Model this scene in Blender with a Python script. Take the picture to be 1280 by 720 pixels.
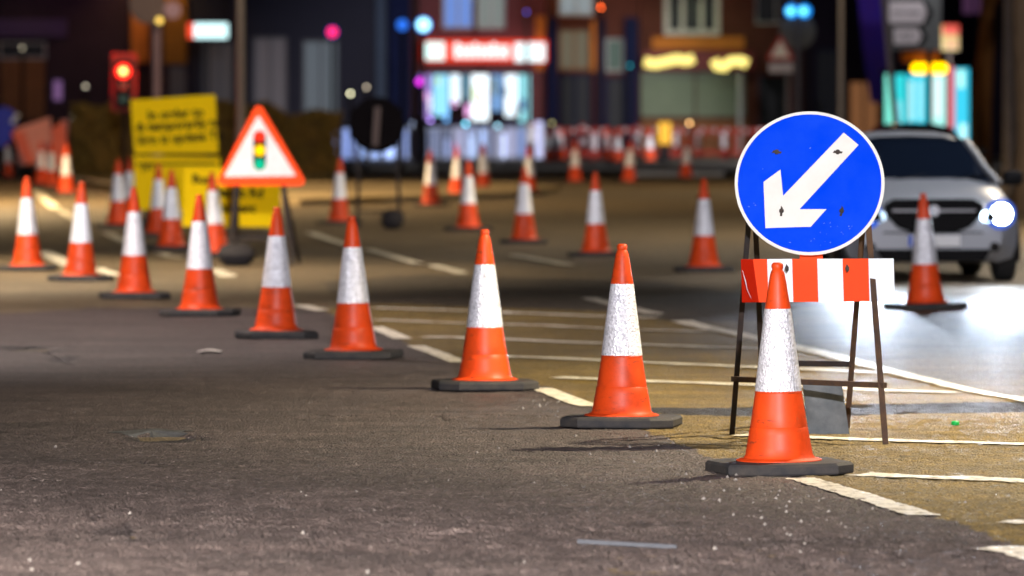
import bpy, bmesh, math, random
import numpy as np
from mathutils import Vector, Matrix
R = math.radians
sc = bpy.context.scene
for _o in list(bpy.data.objects): bpy.data.objects.remove(_o)
C = sc.collection
random.seed(7); rng = np.random.default_rng(11)

# ------------------------------------------------------------------ camera
F = 7111.0; HC = 1.74; PITCH = math.atan(225.0 / F)
cam = bpy.data.cameras.new('camera'); camo = bpy.data.objects.new('camera', cam); C.objects.link(camo)
camo.location = (0, 0, HC); camo.rotation_euler = (math.pi / 2 - PITCH, 0, 0)
cam.lens = 200; cam.sensor_width = 36; cam.clip_start = 0.5; cam.clip_end = 6000
cam.dof.use_dof = True; cam.dof.focus_distance = 28.3; cam.dof.aperture_fstop = 3.1
sc.camera = camo
# ------------------------------------------------------------------ night sky
w = bpy.data.worlds.new('World'); sc.world = w; w.use_nodes = True
nt = w.node_tree; bg = nt.nodes['Background']
sky = nt.nodes.new('ShaderNodeTexSky'); sky.sky_type = 'NISHITA'; sky.sun_disc = False
sky.sun_elevation = R(-5.0); sky.sun_rotation = R(200)
nt.links.new(sky.outputs[0], bg.inputs[0]); bg.inputs[1].default_value = 0.03
# moonlight
sl = bpy.data.lights.new('moon', 'SUN'); sl.energy = 0.05; sl.angle = R(3); sl.color = (0.85, 0.9, 1.0)
so = bpy.data.objects.new('moon', sl); C.objects.link(so); so.rotation_euler = (R(50), 0, R(-25))
sc.view_settings.view_transform = 'Standard'; sc.view_settings.look = 'None'
sc.view_settings.exposure = 0.0; sc.view_settings.gamma = 1.0
sc.cycles.use_denoising = True
sc.cycles.max_bounces = 5; sc.cycles.diffuse_bounces = 2; sc.cycles.glossy_bounces = 2
sc.cycles.transmission_bounces = 3; sc.cycles.caustics_reflective = False; sc.cycles.caustics_refractive = False
sc.cycles.sample_clamp_indirect = 3.0

# ------------------------------------------------------------------ projection helpers: photo measurement -> place in the world
cp, sp = math.cos(PITCH), math.sin(PITCH)
def ray(x, y):
    a, b = (x - 640) / F, (360 - y) / F
    return Vector((a, cp + b * sp, -sp + b * cp))
def G(x, y, z=0.0):
    d = ray(x, y); t = (z - HC) / d.z
    return Vector((d.x * t, d.y * t, z))
def W(x, y, Y):
    d = ray(x, y); t = Y / d.y
    return Vector((d.x * t, Y, HC + d.z * t))

# ------------------------------------------------------------------ materials
def newmat(name):
    m = bpy.data.materials.new(name); m.use_nodes = True
    return m, m.node_tree, m.node_tree.nodes['Principled BSDF']
def noise(n, scale, detail=4, rough=0.6, coord=None):
    t = n.nodes.new('ShaderNodeTexNoise'); t.inputs['Scale'].default_value = scale
    t.inputs['Detail'].default_value = detail; t.inputs['Roughness'].default_value = rough
    if coord is None:
        tc = n.nodes.new('ShaderNodeTexCoord'); coord = tc.outputs['Object']
    n.links.new(coord, t.inputs['Vector']); return t
def ramp(n, src, stops):
    r = n.nodes.new('ShaderNodeValToRGB')
    while len(r.color_ramp.elements) < len(stops): r.color_ramp.elements.new(0.5)
    for e, (p, c) in zip(r.color_ramp.elements, stops):
        e.position = p; e.color = (*c, 1) if len(c) == 3 else c
    n.links.new(src, r.inputs[0]); return r
def mixc(n, f, a, b, mode='MIX'):
    m = n.nodes.new('ShaderNodeMix'); m.data_type = 'RGBA'; m.blend_type = mode
    def put(i, v):
        if hasattr(v, 'is_output'): n.links.new(v, m.inputs[i])
        elif isinstance(v, (int, float)): m.inputs[i].default_value = v
        else: m.inputs[i].default_value = (*v, 1)
    put(0, f); put(6, a); put(7, b); return m.outputs[2]
def bump(n, b, h, strength, dist):
    k = n.nodes.new('ShaderNodeBump'); k.inputs['Strength'].default_value = strength; k.inputs['Distance'].default_value = dist
    n.links.new(h, k.inputs['Height']); n.links.new(k.outputs[0], b.inputs['Normal']); return k
def mat(name, col, rough=0.6, metal=0.0, var=0.18, scale=6, bstr=0.15, spec=0.22, dirt=None, dirt_amt=0.5, coat=0):
    m, n, b = newmat(name)
    tc = n.nodes.new('ShaderNodeTexCoord')
    t = noise(n, scale, 5, 0.65, tc.outputs['Object'])
    d = dirt or tuple(c * (1 - var * 2) for c in col)
    lo = ramp(n, t.outputs[0], [(0.35, (0, 0, 0)), (0.72, (1, 1, 1))])
    mu = n.nodes.new('ShaderNodeMath'); mu.operation = 'MULTIPLY'; mu.inputs[1].default_value = dirt_amt
    n.links.new(lo.outputs[0], mu.inputs[0])
    n.links.new(mixc(n, mu.outputs[0], col, d), b.inputs['Base Color'])
    b.inputs['Roughness'].default_value = rough; b.inputs['Metallic'].default_value = metal
    b.inputs['Specular IOR Level'].default_value = spec
    if coat: b.inputs['Coat Weight'].default_value = coat; b.inputs['Coat Roughness'].default_value = 0.08
    t2 = noise(n, scale * 9, 3, 0.6, tc.outputs['Object'])
    if bstr: bump(n, b, t2.outputs[0], bstr, 0.004)
    return m
def emit(name, col, s, base=(0.02, 0.02, 0.02)):
    m, n, b = newmat(name)
    b.inputs['Base Color'].default_value = (*base, 1)
    b.inputs['Emission Color'].default_value = (*col, 1); b.inputs['Emission Strength'].default_value = s
    b.inputs['Roughness'].default_value = 0.7; b.inputs['Specular IOR Level'].default_value = .05
    return m

# ------------------------------------------------------------------ object helpers
def tag(o, label=None, cat=None, group=None, kind=None):
    if label: o['label'] = label
    if cat: o['category'] = cat
    if group: o['group'] = group
    if kind: o['kind'] = kind
    return o
def empty(name, loc=(0, 0, 0), rz=0, label=None, cat=None, group=None):
    o = bpy.data.objects.new(name, None); C.objects.link(o); o.empty_display_size = 0.2
    o.location = loc; o.rotation_euler = (0, 0, rz); return tag(o, label, cat, group)
class MB:
    def __init__(s): s.v = []; s.f = []; s.mi = []
    def add(s, vs, fs, mi=0):
        k = len(s.v); s.v += [tuple(p) for p in vs]; s.f += [tuple(i + k for i in f) for f in fs]; s.mi += [mi] * len(fs); return s
    def box(s, c, d, rz=0, rx=0, ry=0, bev=0.0, mi=0):
        x, y, z = d[0] / 2, d[1] / 2, d[2] / 2
        M = Matrix.Translation(c) @ Matrix.Rotation(rz, 4, 'Z') @ Matrix.Rotation(ry, 4, 'Y') @ Matrix.Rotation(rx, 4, 'X')
        if bev <= 0:
            vs = [M @ Vector((a * x, b * y, e * z)) for a in (-1, 1) for b in (-1, 1) for e in (-1, 1)]
            return s.add(vs, [(0, 1, 3, 2), (4, 6, 7, 5), (0, 4, 5, 1), (2, 3, 7, 6), (0, 2, 6, 4), (1, 5, 7, 3)], mi)
        bm = bmesh.new(); bmesh.ops.create_cube(bm, size=1)
        for v in bm.verts: v.co = Vector((v.co.x * d[0], v.co.y * d[1], v.co.z * d[2]))
        bmesh.ops.bevel(bm, geom=bm.edges[:], offset=bev, segments=2, affect='EDGES', profile=0.5)
        bm.verts.ensure_lookup_table()
        vs = [M @ v.co for v in bm.verts]; fs = [[v.index for v in f.verts] for f in bm.faces]; bm.free()
        return s.add(vs, fs, mi)
    def bar(s, a, b, w, t=None, mi=0):                                  # square section bar from a to b
        a, b = Vector(a), Vector(b); t = t or w; d = (b - a); L = d.length; d.normalize()
        u = d.cross(Vector((0, 1, 0)));  u = u if u.length > 0.05 else d.cross(Vector((1, 0, 0)))
        u.normalize(); v = d.cross(u); u *= w / 2; v *= t / 2
        vs = [p + i * u + j * v for p in (a, b) for i, j in ((-1, -1), (1, -1), (1, 1), (-1, 1))]
        return s.add(vs, [(3, 2, 1, 0), (4, 5, 6, 7), (0, 1, 5, 4), (1, 2, 6, 5), (2, 3, 7, 6), (3, 0, 4, 7)], mi)
    def tube(s, pts, r, n=10, mi=0):
        pts = [Vector(p) for p in pts]; rs = r if isinstance(r, (list, tuple)) else [r] * len(pts); rings = []
        for i, p in enumerate(pts):
            d = (pts[min(i + 1, len(pts) - 1)] - pts[max(i - 1, 0)]).normalized()
            u = d.cross(Vector((0.1, 1, 0.05))); u.normalize(); v = d.cross(u)
            rings.append([p + rs[i] * (math.cos(2 * math.pi * k / n) * u + math.sin(2 * math.pi * k / n) * v) for k in range(n)])
        vs = [q for g in rings for q in g]; fs = []
        for i in range(len(pts) - 1):
            for k in range(n):
                fs.append((i * n + k, i * n + (k + 1) % n, (i + 1) * n + (k + 1) % n, (i + 1) * n + k))
        fs += [tuple(range(n))[::-1], tuple((len(pts) - 1) * n + k for k in range(n))]
        return s.add(vs, fs, mi)
    def lathe(s, prof, n=40, c=(0, 0, 0), M=None, a0=0.0, a1=2 * math.pi, mi=0):
        full = abs(a1 - a0 - 2 * math.pi) < 1e-6; m = n if full else n + 1; vs = []; fs = []
        for r, z in prof:
            for k in range(m):
                a = a0 + (a1 - a0) * k / n; p = Vector((r * math.cos(a), r * math.sin(a), z))
                vs.append((M @ p if M else p) + Vector(c))
        for i in range(len(prof) - 1):
            for k in range(n):
                k2 = (k + 1) % m if full else k + 1
                fs.append((i * m + k, i * m + k2, (i + 1) * m + k2, (i + 1) * m + k))
        return s.add(vs, fs, mi)
    def prism(s, poly, M, t, mi=0):                                     # 2-D polygon extruded by t along local +z of M
        n = len(poly); vs = [M @ Vector((x, y, 0)) for x, y in poly] + [M @ Vector((x, y, t)) for x, y in poly]
        fs = [tuple(range(n))[::-1], tuple(range(n, 2 * n))] + [(i, (i + 1) % n, n + (i + 1) % n, n + i) for i in range(n)]
        return s.add(vs, fs, mi)
    def build(s, name, m, parent=None, smooth=False, **kw):
        me = bpy.data.meshes.new(name); me.from_pydata(s.v, [], s.f); me.update()
        ms = m if isinstance(m, (list, tuple)) else [m]
        for q in ms: me.materials.append(q)
        if len(ms) > 1: me.polygons.foreach_set('material_index', s.mi)
        o = bpy.data.objects.new(name, me); C.objects.link(o); o.parent = parent
        if smooth:
            me.polygons.foreach_set('use_smooth', [True] * len(me.polygons))
            try:
                me.set_sharp_from_angle(angle=R(38))
            except Exception: pass
        return tag(o, **kw)
def copy_tree(o, parent=None):
    c = o.copy(); C.objects.link(c); c.parent = parent
    for ch in list(o.children): copy_tree(ch, c)
    return c
FACE = Matrix.Rotation(math.pi / 2, 4, 'X')            # local xy plane -> xz plane, local +z -> -y (towards the camera)
def circle(r, n=64, cx=0, cy=0): return [(cx + r * math.cos(2 * math.pi * k / n), cy + r * math.sin(2 * math.pi * k / n)) for k in range(n)]
def text_mesh(name, body, size, M, m, parent, align='CENTER', depth=0.002):
    cu = bpy.data.curves.new(name, 'FONT'); cu.body = body; cu.size = size; cu.align_x = align; cu.align_y = 'CENTER'; cu.extrude = depth
    cu.resolution_u = 2; cu.offset = size * .035
    t = bpy.data.objects.new(name, cu); C.objects.link(t)
    me = bpy.data.meshes.new_from_object(t.evaluated_get(bpy.context.evaluated_depsgraph_get()))
    bpy.data.objects.remove(t); me.materials.clear(); me.materials.append(m); me.transform(M)
    o = bpy.data.objects.new(name, me); C.objects.link(o); o.parent = parent; o['kind'] = 'stuff'; return o
def point(name, loc, power, col, size=0.15, parent=None, spot=None, target=None, blend=0.5):
    l = bpy.data.lights.new(name, 'SPOT' if spot else 'POINT'); l.energy = power; l.color = col; l.shadow_soft_size = size
    if spot: l.spot_size = R(spot); l.spot_blend = blend
    o = bpy.data.objects.new(name, l); C.objects.link(o); o.location = loc; o.parent = parent
    if target is not None:
        o.rotation_euler = (Vector(target) - Vector(loc)).to_track_quat('-Z', 'Y').to_euler()
    return o

# ------------------------------------------------------------------ value noise for relief
_tab = rng.random((256, 256))
def vnoise(x, y, s):
    x = np.asarray(x) / s; y = np.asarray(y) / s
    xi = np.floor(x).astype(int); yi = np.floor(y).astype(int); fx = x - xi; fy = y - yi
    fx = fx * fx * (3 - 2 * fx); fy = fy * fy * (3 - 2 * fy)
    g = lambda i, j: _tab[i % 256, j % 256]
    return (g(xi, yi) * (1 - fx) + g(xi + 1, yi) * fx) * (1 - fy) + (g(xi, yi + 1) * (1 - fx) + g(xi + 1, yi + 1) * fx) * fy
def fbm(x, y, s, o=4):
    t = 0; a = 1; n = 0
    for k in range(o): t = t + a * vnoise(x + 13.7 * k, y + 7.3 * k, s / 2 ** k); n += a; a *= 0.5
    return t / n
def inpoly(x, y, poly):
    r = np.zeros(x.shape, bool); n = len(poly)
    for i in range(n):
        x0, y0 = poly[i]; x1, y1 = poly[(i + 1) % n]
        if y0 == y1: continue
        c = ((y0 > y) != (y1 > y)) & (x < (x1 - x0) * (y - y0) / (y1 - y0) + x0); r ^= c
    return r
gp = lambda L: [tuple(G(a, b)[:2]) for a, b in L]
EDGE = [(1600, 790), (1400, 730), (1277, 681), (1186, 650), (1100, 622), (1000, 594), (880, 570), (800, 533), (690, 488), (600, 462), (520, 432), (470, 410), (400, 386)]
NEAR = gp(EDGE + [(250, 383), (120, 385), (0, 392), (-250, 400)]) + [(-9, 18), (9, 18)]
BUFF = gp(EDGE[::-1][:-1] + [(1700, 640), (1450, 550), (1280, 503), (1100, 460), (1000, 437), (850, 402), (760, 388), (480, 379)])
DARKP = gp([(430, 378), (480, 379), (760, 389), (850, 403), (1000, 400), (960, 372), (820, 352), (520, 343), (400, 352)])
TRENCH = gp([(760, 509), (900, 510), (1060, 508), (1400, 502), (1400, 512), (1060, 519), (900, 520), (790, 517)])
CRACKS = [[(8, 437), (28, 430), (40, 436), (58, 440), (72, 447), (90, 456)], [(30, 428), (44, 438), (60, 436)], [(0, 601), (22, 597), (46, 599)], [(0, 539), (20, 541), (52, 543)], [(130, 553), (200, 556), (246, 552), (254, 546)], [(236, 545), (250, 551), (262, 549)],
          [(280, 515), (420, 522), (560, 519), (700, 522)], [(60, 575), (110, 579), (165, 577), (210, 580)], [(45, 600), (90, 603), (130, 600)], [(70, 617), (100, 621), (160, 618)], [(290, 618), (300, 620), (330, 617)], [(545, 520), (556, 526), (575, 523)], [(1105, 573), (1140, 577), (1180, 575)], [(100, 640), (130, 648), (165, 660), (170, 676)]]
CRACKS = [[tuple(G(*p)[:2]) for p in L_] for L_ in CRACKS]
def crackmask(x, y):
    m = np.zeros(np.shape(x)); wx_ = x + (fbm(x, y, .1, 3) - .5) * .05; wy_ = y + (fbm(x + 4, y, .12, 3) - .5) * .22
    for L_ in CRACKS:
        for (a, b), (c, d) in zip(L_, L_[1:]):
            t = np.clip(((wx_ - a) * (c - a) + (wy_ - b) * (d - b)) / ((c - a) ** 2 + (d - b) ** 2), 0, 1)
            q = np.hypot(wx_ - a - t * (c - a), (wy_ - b - t * (d - b)) * .35)
            m = np.maximum(m, np.clip(1.6 - q / .011, 0, 1))
    return m * (fbm(x + 2, y, .2, 2) > .42)
P1 = G(205, 546); P2 = G(45, 437); P3 = G(165, 668)
def height(x, y, grit=1.0):
    x = np.asarray(x, float); y = np.asarray(y, float)
    h = (fbm(x, y, 1.6, 3) - 0.5) * 0.024 + (fbm(x, y, 0.22, 3) - 0.5) * 0.007
    near = np.clip((26.5 - y) / 3, 0, 1)
    h = h + (fbm(x + 5, y * .9, 0.045, 2) - 0.5) * grit * (0.006 + 0.020 * np.clip((32 - y) / 7, 0, 1))
    h = h + grit * near * np.clip(fbm(x + 40, y, 0.9, 3) - 0.5, 0, 1) * (fbm(x * .6, y, 0.07, 2) - 0.6) * 0.2
    def pot(p, rx, ry, d):
        q = np.sqrt(((x - p.x) / rx) ** 2 + ((y - p.y) / ry) ** 2) + (fbm(x, y, 0.25, 3) - 0.5) * 0.9
        return -d * np.clip((1.0 - q) * 4, 0, 1)
    h = h + pot(P1, 0.22, 0.42, 0.035) + pot(P2, 0.2, 0.35, 0.03) + pot(P3, 0.10, 0.16, 0.015)
    h = h - 0.018 * crackmask(x, y)
    fade = np.clip(np.minimum(np.minimum(x + 7.4, 7.4 - x) / 0.6, np.minimum(y - 17.6, 61.5 - y) / 1.5), 0, 1)
    return h * fade
# ------------------------------------------------------------------ ground
def ground_mat():
    m, n, b = newmat('road_surface')
    tc = n.nodes.new('ShaderNodeTexCoord'); co = tc.outputs['Object']
    at = n.nodes.new('ShaderNodeVertexColor'); at.layer_name = 'surface'
    sep = n.nodes.new('ShaderNodeSeparateColor'); n.links.new(at.outputs[0], sep.inputs[0])
    agg = n.nodes.new('ShaderNodeTexVoronoi'); agg.inputs['Scale'].default_value = 75; n.links.new(co, agg.inputs['Vector'])
    big = noise(n, 0.9, 5, 0.6, co); mid = noise(n, 7, 5, 0.7, co); fine = noise(n, 55, 3, 0.7, co)
    mp = n.nodes.new('ShaderNodeMapping'); mp.inputs['Scale'].default_value = (0.35, 2.2, 1); n.links.new(co, mp.inputs[0])
    streak = noise(n, 1.6, 4, 0.6, mp.outputs[0])
    old = ramp(n, mid.outputs[0], [(0.3, (0.085, 0.062, 0.034)), (0.75, (0.19, 0.143, 0.082))])
    new = ramp(n, mid.outputs[0], [(0.3, (0.036, 0.027, 0.027)), (0.75, (0.125, 0.098, 0.092))])
    buf = ramp(n, mid.outputs[0], [(0.25, (0.10, 0.066, 0.016)), (0.8, (0.26, 0.18, 0.05))])
    c = mixc(n, sep.outputs[0], old.outputs[0], new.outputs[0])
    c = mixc(n, sep.outputs[1], c, buf.outputs[0])
    c = mixc(n, sep.outputs[2], c, (0.016, 0.013, 0.015))
    gr = ramp(n, agg.outputs['Color'], [(0.1, (0.55,) * 3), (0.5, (0.95,) * 3), (0.9, (1.6,) * 3)]); c = mixc(n, 0.85, c, gr.outputs[0], 'MULTIPLY')
    st = ramp(n, streak.outputs[0], [(0.3, (0.62, 0.62, 0.62)), (0.7, (1.25, 1.22, 1.18))])
    c = mixc(n, 0.8, c, st.outputs[0], 'MULTIPLY')
    bg_ = ramp(n, big.outputs[0], [(0.35, (0.7, 0.7, 0.7)), (0.65, (1.2, 1.2, 1.2))])
    c = mixc(n, 0.7, c, bg_.outputs[0], 'MULTIPLY')
    # pale stones in the aggregate, unevenly spread
    spk = ramp(n, agg.outputs['Color'], [(0.80, (0, 0, 0)), (0.86, (1, 1, 1))])
    msk = ramp(n, noise(n, 2.5, 4, 0.7, co).outputs[0], [(0.45, (0, 0, 0)), (0.7, (1, 1, 1))])
    mm = n.nodes.new('ShaderNodeMath'); mm.operation = 'MULTIPLY'; n.links.new(spk.outputs[0], mm.inputs[0]); n.links.new(msk.outputs[0], mm.inputs[1])
    m2 = n.nodes.new('ShaderNodeMath'); m2.operation = 'MULTIPLY'; n.links.new(mm.outputs[0], m2.inputs[0]); m2.inputs[1].default_value = 0.35
    c = mixc(n, m2.outputs[0], c, (0.4, 0.36, 0.32))
    n.links.new(c, b.inputs['Base Color'])
    rr = ramp(n, mid.outputs[0], [(0.3, (0.50,) * 3), (0.7, (0.78,) * 3)]); n.links.new(rr.outputs[0], b.inputs['Roughness'])
    b.inputs['Specular IOR Level'].default_value = 0.4
    ad = n.nodes.new('ShaderNodeMath'); ad.operation = 'MULTIPLY_ADD'; n.links.new(agg.outputs['Distance'], ad.inputs[0]); ad.inputs[1].default_value = -0.7; n.links.new(fine.outputs[0], ad.inputs[2])
    bump(n, b, ad.outputs[0], 1.0, 0.02)
    return m
GM = ground_mat()
def surf_attr(me, cols):
    a = me.color_attributes.new('surface', 'FLOAT_COLOR', 'POINT'); a.data.foreach_set('color', cols.astype(np.float32).ravel())
def grid(name, xs, ys, zf, m, parent=None, cut=None):
    X, Y = np.meshgrid(xs, ys); nx, ny = len(xs), len(ys)
    co = np.stack([X, Y, zf(X, Y)], -1).reshape(-1, 3)
    i = np.arange((ny - 1) * (nx - 1)); r, c = i // (nx - 1), i % (nx - 1); k = r * nx + c
    f = np.stack([k, k + 1, k + nx + 1, k + nx], -1)
    if cut is not None:
        cx, cy = co[f].mean(1)[:, 0], co[f].mean(1)[:, 1]; f = f[cut(cx, cy)]
    me = bpy.data.meshes.new(name); me.vertices.add(len(co)); me.vertices.foreach_set('co', co.ravel())
    me.loops.add(f.size); me.loops.foreach_set('vertex_index', f.ravel()); me.polygons.add(len(f))
    me.polygons.foreach_set('loop_start', np.arange(0, f.size, 4)); me.update(calc_edges=True)
    me.polygons.foreach_set('use_smooth', np.ones(len(f), bool)); me.materials.append(m)
    o = bpy.data.objects.new(name, me); C.objects.link(o); o.parent = parent; return o, co
ground, co = grid('ground', np.concatenate([[-900, -300, -100], np.linspace(-40, 40, 41), [100, 300, 900]]),
                  np.concatenate([[-300, -60], np.linspace(-10, 260, 136), [500, 3000]]), lambda X, Y: X * 0 - 0.016, GM)
surf_attr(ground.data, np.tile([0, 0, 0, 1.0], (len(co), 1)))
tag(ground, kind='structure')
road, co = grid('road', np.concatenate([np.arange(-7.4, -3.3, .07), np.arange(-3.3, 3.3, .018), np.arange(3.3, 7.45, .07)]), np.concatenate([np.arange(17.6, 32, 0.028), np.arange(32, 61.51, .07)]), height, GM)
px, py = co[:, 0], co[:, 1]
jx, jy = px + (fbm(px, py, 0.35, 3) - 0.5) * 0.16, py + (fbm(px + 9, py, 0.35, 3) - 0.5) * 0.5
cols = np.zeros((len(co), 4)); cols[:, 3] = 1
cols[:, 0] = inpoly(jx, jy, NEAR); cols[:, 1] = inpoly(jx, jy, BUFF) & ~inpoly(jx, jy, NEAR)
cols[:, 2] = np.maximum(inpoly(jx, jy, DARKP) * 0.55, inpoly(px, py + (fbm(px, py, 0.3, 3) - .5) * .28, TRENCH) * 1.0)
for p, rx, ry, a in ((G(212, 549), .27, .34, 1.0), (G(52, 440), .22, .30, 1.0), (G(24, 434), .22, .4, .9), (G(80, 450), .12, .5, .8), (G(140, 665), .10, .3, .5)):  # first ellipse paints the shadow along the sunken patch's near edge
    q = np.sqrt(((px - p.x) / rx) ** 2 + ((py - p.y) / ry) ** 2) + (fbm(px, py, 0.2, 3) - 0.5) * 0.8
    cols[:, 2] = np.maximum(cols[:, 2], a * np.clip((0.9 - q) * 4, 0, 1))
cols[:, 2] = np.maximum(cols[:, 2], crackmask(px, py) * .9)
surf_attr(road.data, cols); tag(road, kind='structure')

# ---- painted markings that follow the road relief
PAINT, pn, pb = newmat('road_paint')
_tc = pn.nodes.new('ShaderNodeTexCoord'); _t = noise(pn, 14, 5, 0.7, _tc.outputs['Object']); _t2 = noise(pn, 90, 3, 0.7, _tc.outputs['Object'])
pn.links.new(ramp(pn, _t.outputs[0], [(0.36, (0.16, 0.13, 0.08)), (0.50, (0.66, 0.62, 0.52))]).outputs[0], pb.inputs['Base Color'])
pb.inputs['Roughness'].default_value = 0.55; bump(pn, pb, _t2.outputs[0], 0.5, 0.006)
def marking(a, b, w, wear=0.45, seed=0, name='line_marking', parent=None):
    a, b = Vector(a[:2]), Vector(b[:2]); d = b - a; L = d.length; d.normalize(); u = Vector((-d.y, d.x))
    n = max(2, int(L / 0.035)); k = max(2, int(w / 0.03)); t = np.linspace(0, L, n + 1); s = np.linspace(-0.5, 0.5, k + 1)
    T, S = np.meshgrid(t, s); wv = w * (1 + 0.10 * (fbm(T, S * 0 + seed * 3.1, 0.12, 3) - 0.5))
    X = a.x + d.x * T + u.x * S * wv; Y = a.y + d.y * T + u.y * S * wv
    Z = height(X, Y, 0.35) + 0.0075
    co = np.stack([X, Y, Z], -1).reshape(-1, 3); nx = n + 1
    i = np.arange(n * k); r, c = i // n, i % n; q = r * nx + c
    f = np.stack([q, q + 1, q + nx + 1, q + nx], -1); m = co[f].mean(1)
    keep = fbm(m[:, 0] + seed, m[:, 1], 0.16, 4) > wear - 0.12
    f = f[keep]
    if len(f) == 0: return
    me = bpy.data.meshes.new(name); me.from_pydata(co.tolist(), [], f.tolist()); me.materials.append(PAINT)
    o = bpy.data.objects.new(name, me); C.objects.link(o); o.parent = parent; return o
def mline(p, q, w, wear=0.4, par=road, name='line_marking'):
    marking(G(*p), G(*q), w, wear, p[0] * 0.13 + p[1], name, par)
for p, q in (((1000, 599), (1157, 645)), ((676, 487), (740, 509)), ((520, 433), (576, 454)), ((468, 409), (504, 424)), ((376, 382), (404, 389)),
             ((1253, 683), (1330, 712))):
    mline(p, q, 0.14, 0.26, name='lane_marking')
for p, q in (((468, 385), (818, 398)), ((472, 401), (880, 415)), ((528, 422), (1000, 438)), ((600, 445), (1105, 466)), ((695, 473), (1195, 491)),
             ((925, 545), (1330, 559)), ((1072, 593), (1330, 605)), ((1255, 653), (1340, 656))):
    mline(p, q, 0.24 if p[1] > 590 else 0.18, 0.28, name='hatch_marking')
mline((1255, 684), (1340, 692), 0.35, 0.35, name='hatch_marking')
for p, q, ww in (((850, 402), (950, 424), .17), ((950, 424), (1080, 456), .17), ((1080, 456), (1200, 485), .13), ((1200, 485), (1330, 514), .12), ((735, 373), (820, 393), .15), ((640, 319), (712, 332), .16),
             ((386, 291), (440, 309), .15), ((459, 312), (522, 330), .15), ((540, 332), (578, 342), .15), ((265, 337), (288, 347), .2), ((50, 314), (90, 333), .22),
             ((120, 336), (146, 345), .16), ((200, 317), (222, 323), .15), ((1190, 378), (1330, 398), .15)):
    mline(p, q, ww, 0.36 if p[0] > 380 else .50)
G2 = lambda x, y: G(x, y)
for p, q, ww in (((44, 238), (70, 260), .2), ((76, 262), (104, 279), .16), ((132, 289), (156, 301), .16)):
    a, b = G(*p), G(*q); mb = MB(); d = (b - a).normalized(); u = Vector((-d.y, d.x, 0)) * ww / 2
    mb.add([v + Vector((0, 0, -0.012)) for v in (a - u, b - u, b + u, a + u)], [(0, 1, 2, 3)]); mb.build('line_marking', PAINT, road)

# ---- pavements, kerbs and island far off
PAVE = mat('paving', (0.30, 0.28, 0.25), 0.8, var=.2, scale=1.5, bstr=.3)
KERB = mat('kerb_stone', (0.34, 0.31, 0.27), 0.75, var=.2, scale=2)
def slab(name, poly, z0, z1, m, **kw):
    mb = MB(); mb.prism([tuple(G(*p)[:2]) for p in poly], Matrix.Translation((0, 0, z0)), z1 - z0); return mb.build(name, m, **kw)
pav = slab('pavement', [(-300, 211.2), (1600, 211.2), (1600, 180), (-300, 180)], -0.02, 0.11, PAVE, kind='structure')
isl = slab('traffic_island', [(140, 250), (375, 256), (640, 247), (700, 239), (640, 234), (300, 232)], -0.02, 0.10, mat('island_tarmac', (0.30, 0.23, 0.13), 0.85, scale=1), kind='structure')
vg = slab('verge', [(60, 223), (135, 238), (190, 243), (300, 238), (430, 226), (430, 212), (60, 212)], -0.02, 0.12, mat('verge_earth', (0.09, 0.07, 0.03), 0.9, scale=1), kind='structure')
for i in range(14):                                                   # kerb stones along the front of the verge
    a, b = G(60, 224), G(190, 244); p = a.lerp(b, (i + .5) / 14); q = (b - a).length / 14 - 0.02
    MB().box((p.x, p.y - 0.16, 0.045), (q, 0.2, 0.17), rz=math.atan2(b.y - a.y, b.x - a.x), bev=.015).build('kerb', KERB, vg)
mid = slab('paved_strip', [(780, 219), (905, 219), (905, 213), (790, 213)], -0.02, 0.09, mat('pale_paving', (0.5, 0.5, 0.48), 0.7, scale=2), kind='structure')

# ------------------------------------------------------------------ street lamps (lit)
GALV = mat('galvanised_steel', (0.16, 0.155, 0.165), 0.5, 0.4, scale=8, var=.2)
def street_lamp(loc, arm, power, col, label, h=8.0, aim=None, spot=158, r0=0.09):
    t = empty('street_lamp', loc, 0, label, 'street lamp', 'street lamps along the road')
    MB().lathe([(0, 0), (r0 + .03, 0), (r0 + .03, 1.1), (r0, 1.2), (r0 * .75, h * .6), (r0 * .5, h - .3), (r0 * .45, h)], 14).build('column', GALV, t, True)
    ax, ay = arm
    MB().tube([(0, 0, h - .1), (ax * .3, ay * .3, h + .25), (ax, ay, h + .3)], .035).build('arm', GALV, t, True)
    hd = MB().box((ax * 1.2, ay * 1.2, h + .3), (.34 if abs(ay) > abs(ax) else .7, .34 if abs(ax) > abs(ay) else .7, .14), bev=.04).build('lamp_head', GALV, t, True)
    MB().box((ax * 1.2, ay * 1.2, h + .221), (.24, .24, .02)).build('lens', emit('lamp_glow', col, 25), hd)
    tg = (ax * 1.2, ay * 1.2, 0) if aim is None else aim
    l = point('lamp_light', (ax * 1.2, ay * 1.2, h + .12), power, col, .18, t, spot=spot, target=tg, blend=.5)
    return t
WARM = (1.0, 0.80, 0.52); SOD = (1.0, 0.70, 0.36); COOL = (1.0, 0.88, 0.80)
street_lamp((3.2, -13, 0), (-1.2, 0), 118000, (.96, .93, 1.0), 'street lamp standing behind the place of the camera', 7.5, aim=(-2, 60, -6), spot=70)
street_lamp((-7.6, 16.0, 0), (1.6, 0), 18500, (1.0, .88, .78), 'street lamp beside the near dark tarmac, left of the frame', 6.0, spot=150)
street_lamp((7.4, 33, 0), (-1.4, 0), 9500, (1.0, .84, .58), 'street lamp beside the hatched buff surface, right of the frame', 7, spot=120)
street_lamp((-8.4, 45.5, 0), (1.4, 0), 6500, (1.0, .84, .76), 'added street lamp, out of view, left of the middle of the cone row', 8, spot=110)  # added to lift the light on the middle tarmac
street_lamp((8.8, 57.5, 0), (-1.4, 0), 4300, (.95, .95, 1.0), 'added street lamp beside the silver car, right of the frame', 7.5, spot=84)  # added to light the car's bonnet and roof from above
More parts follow.
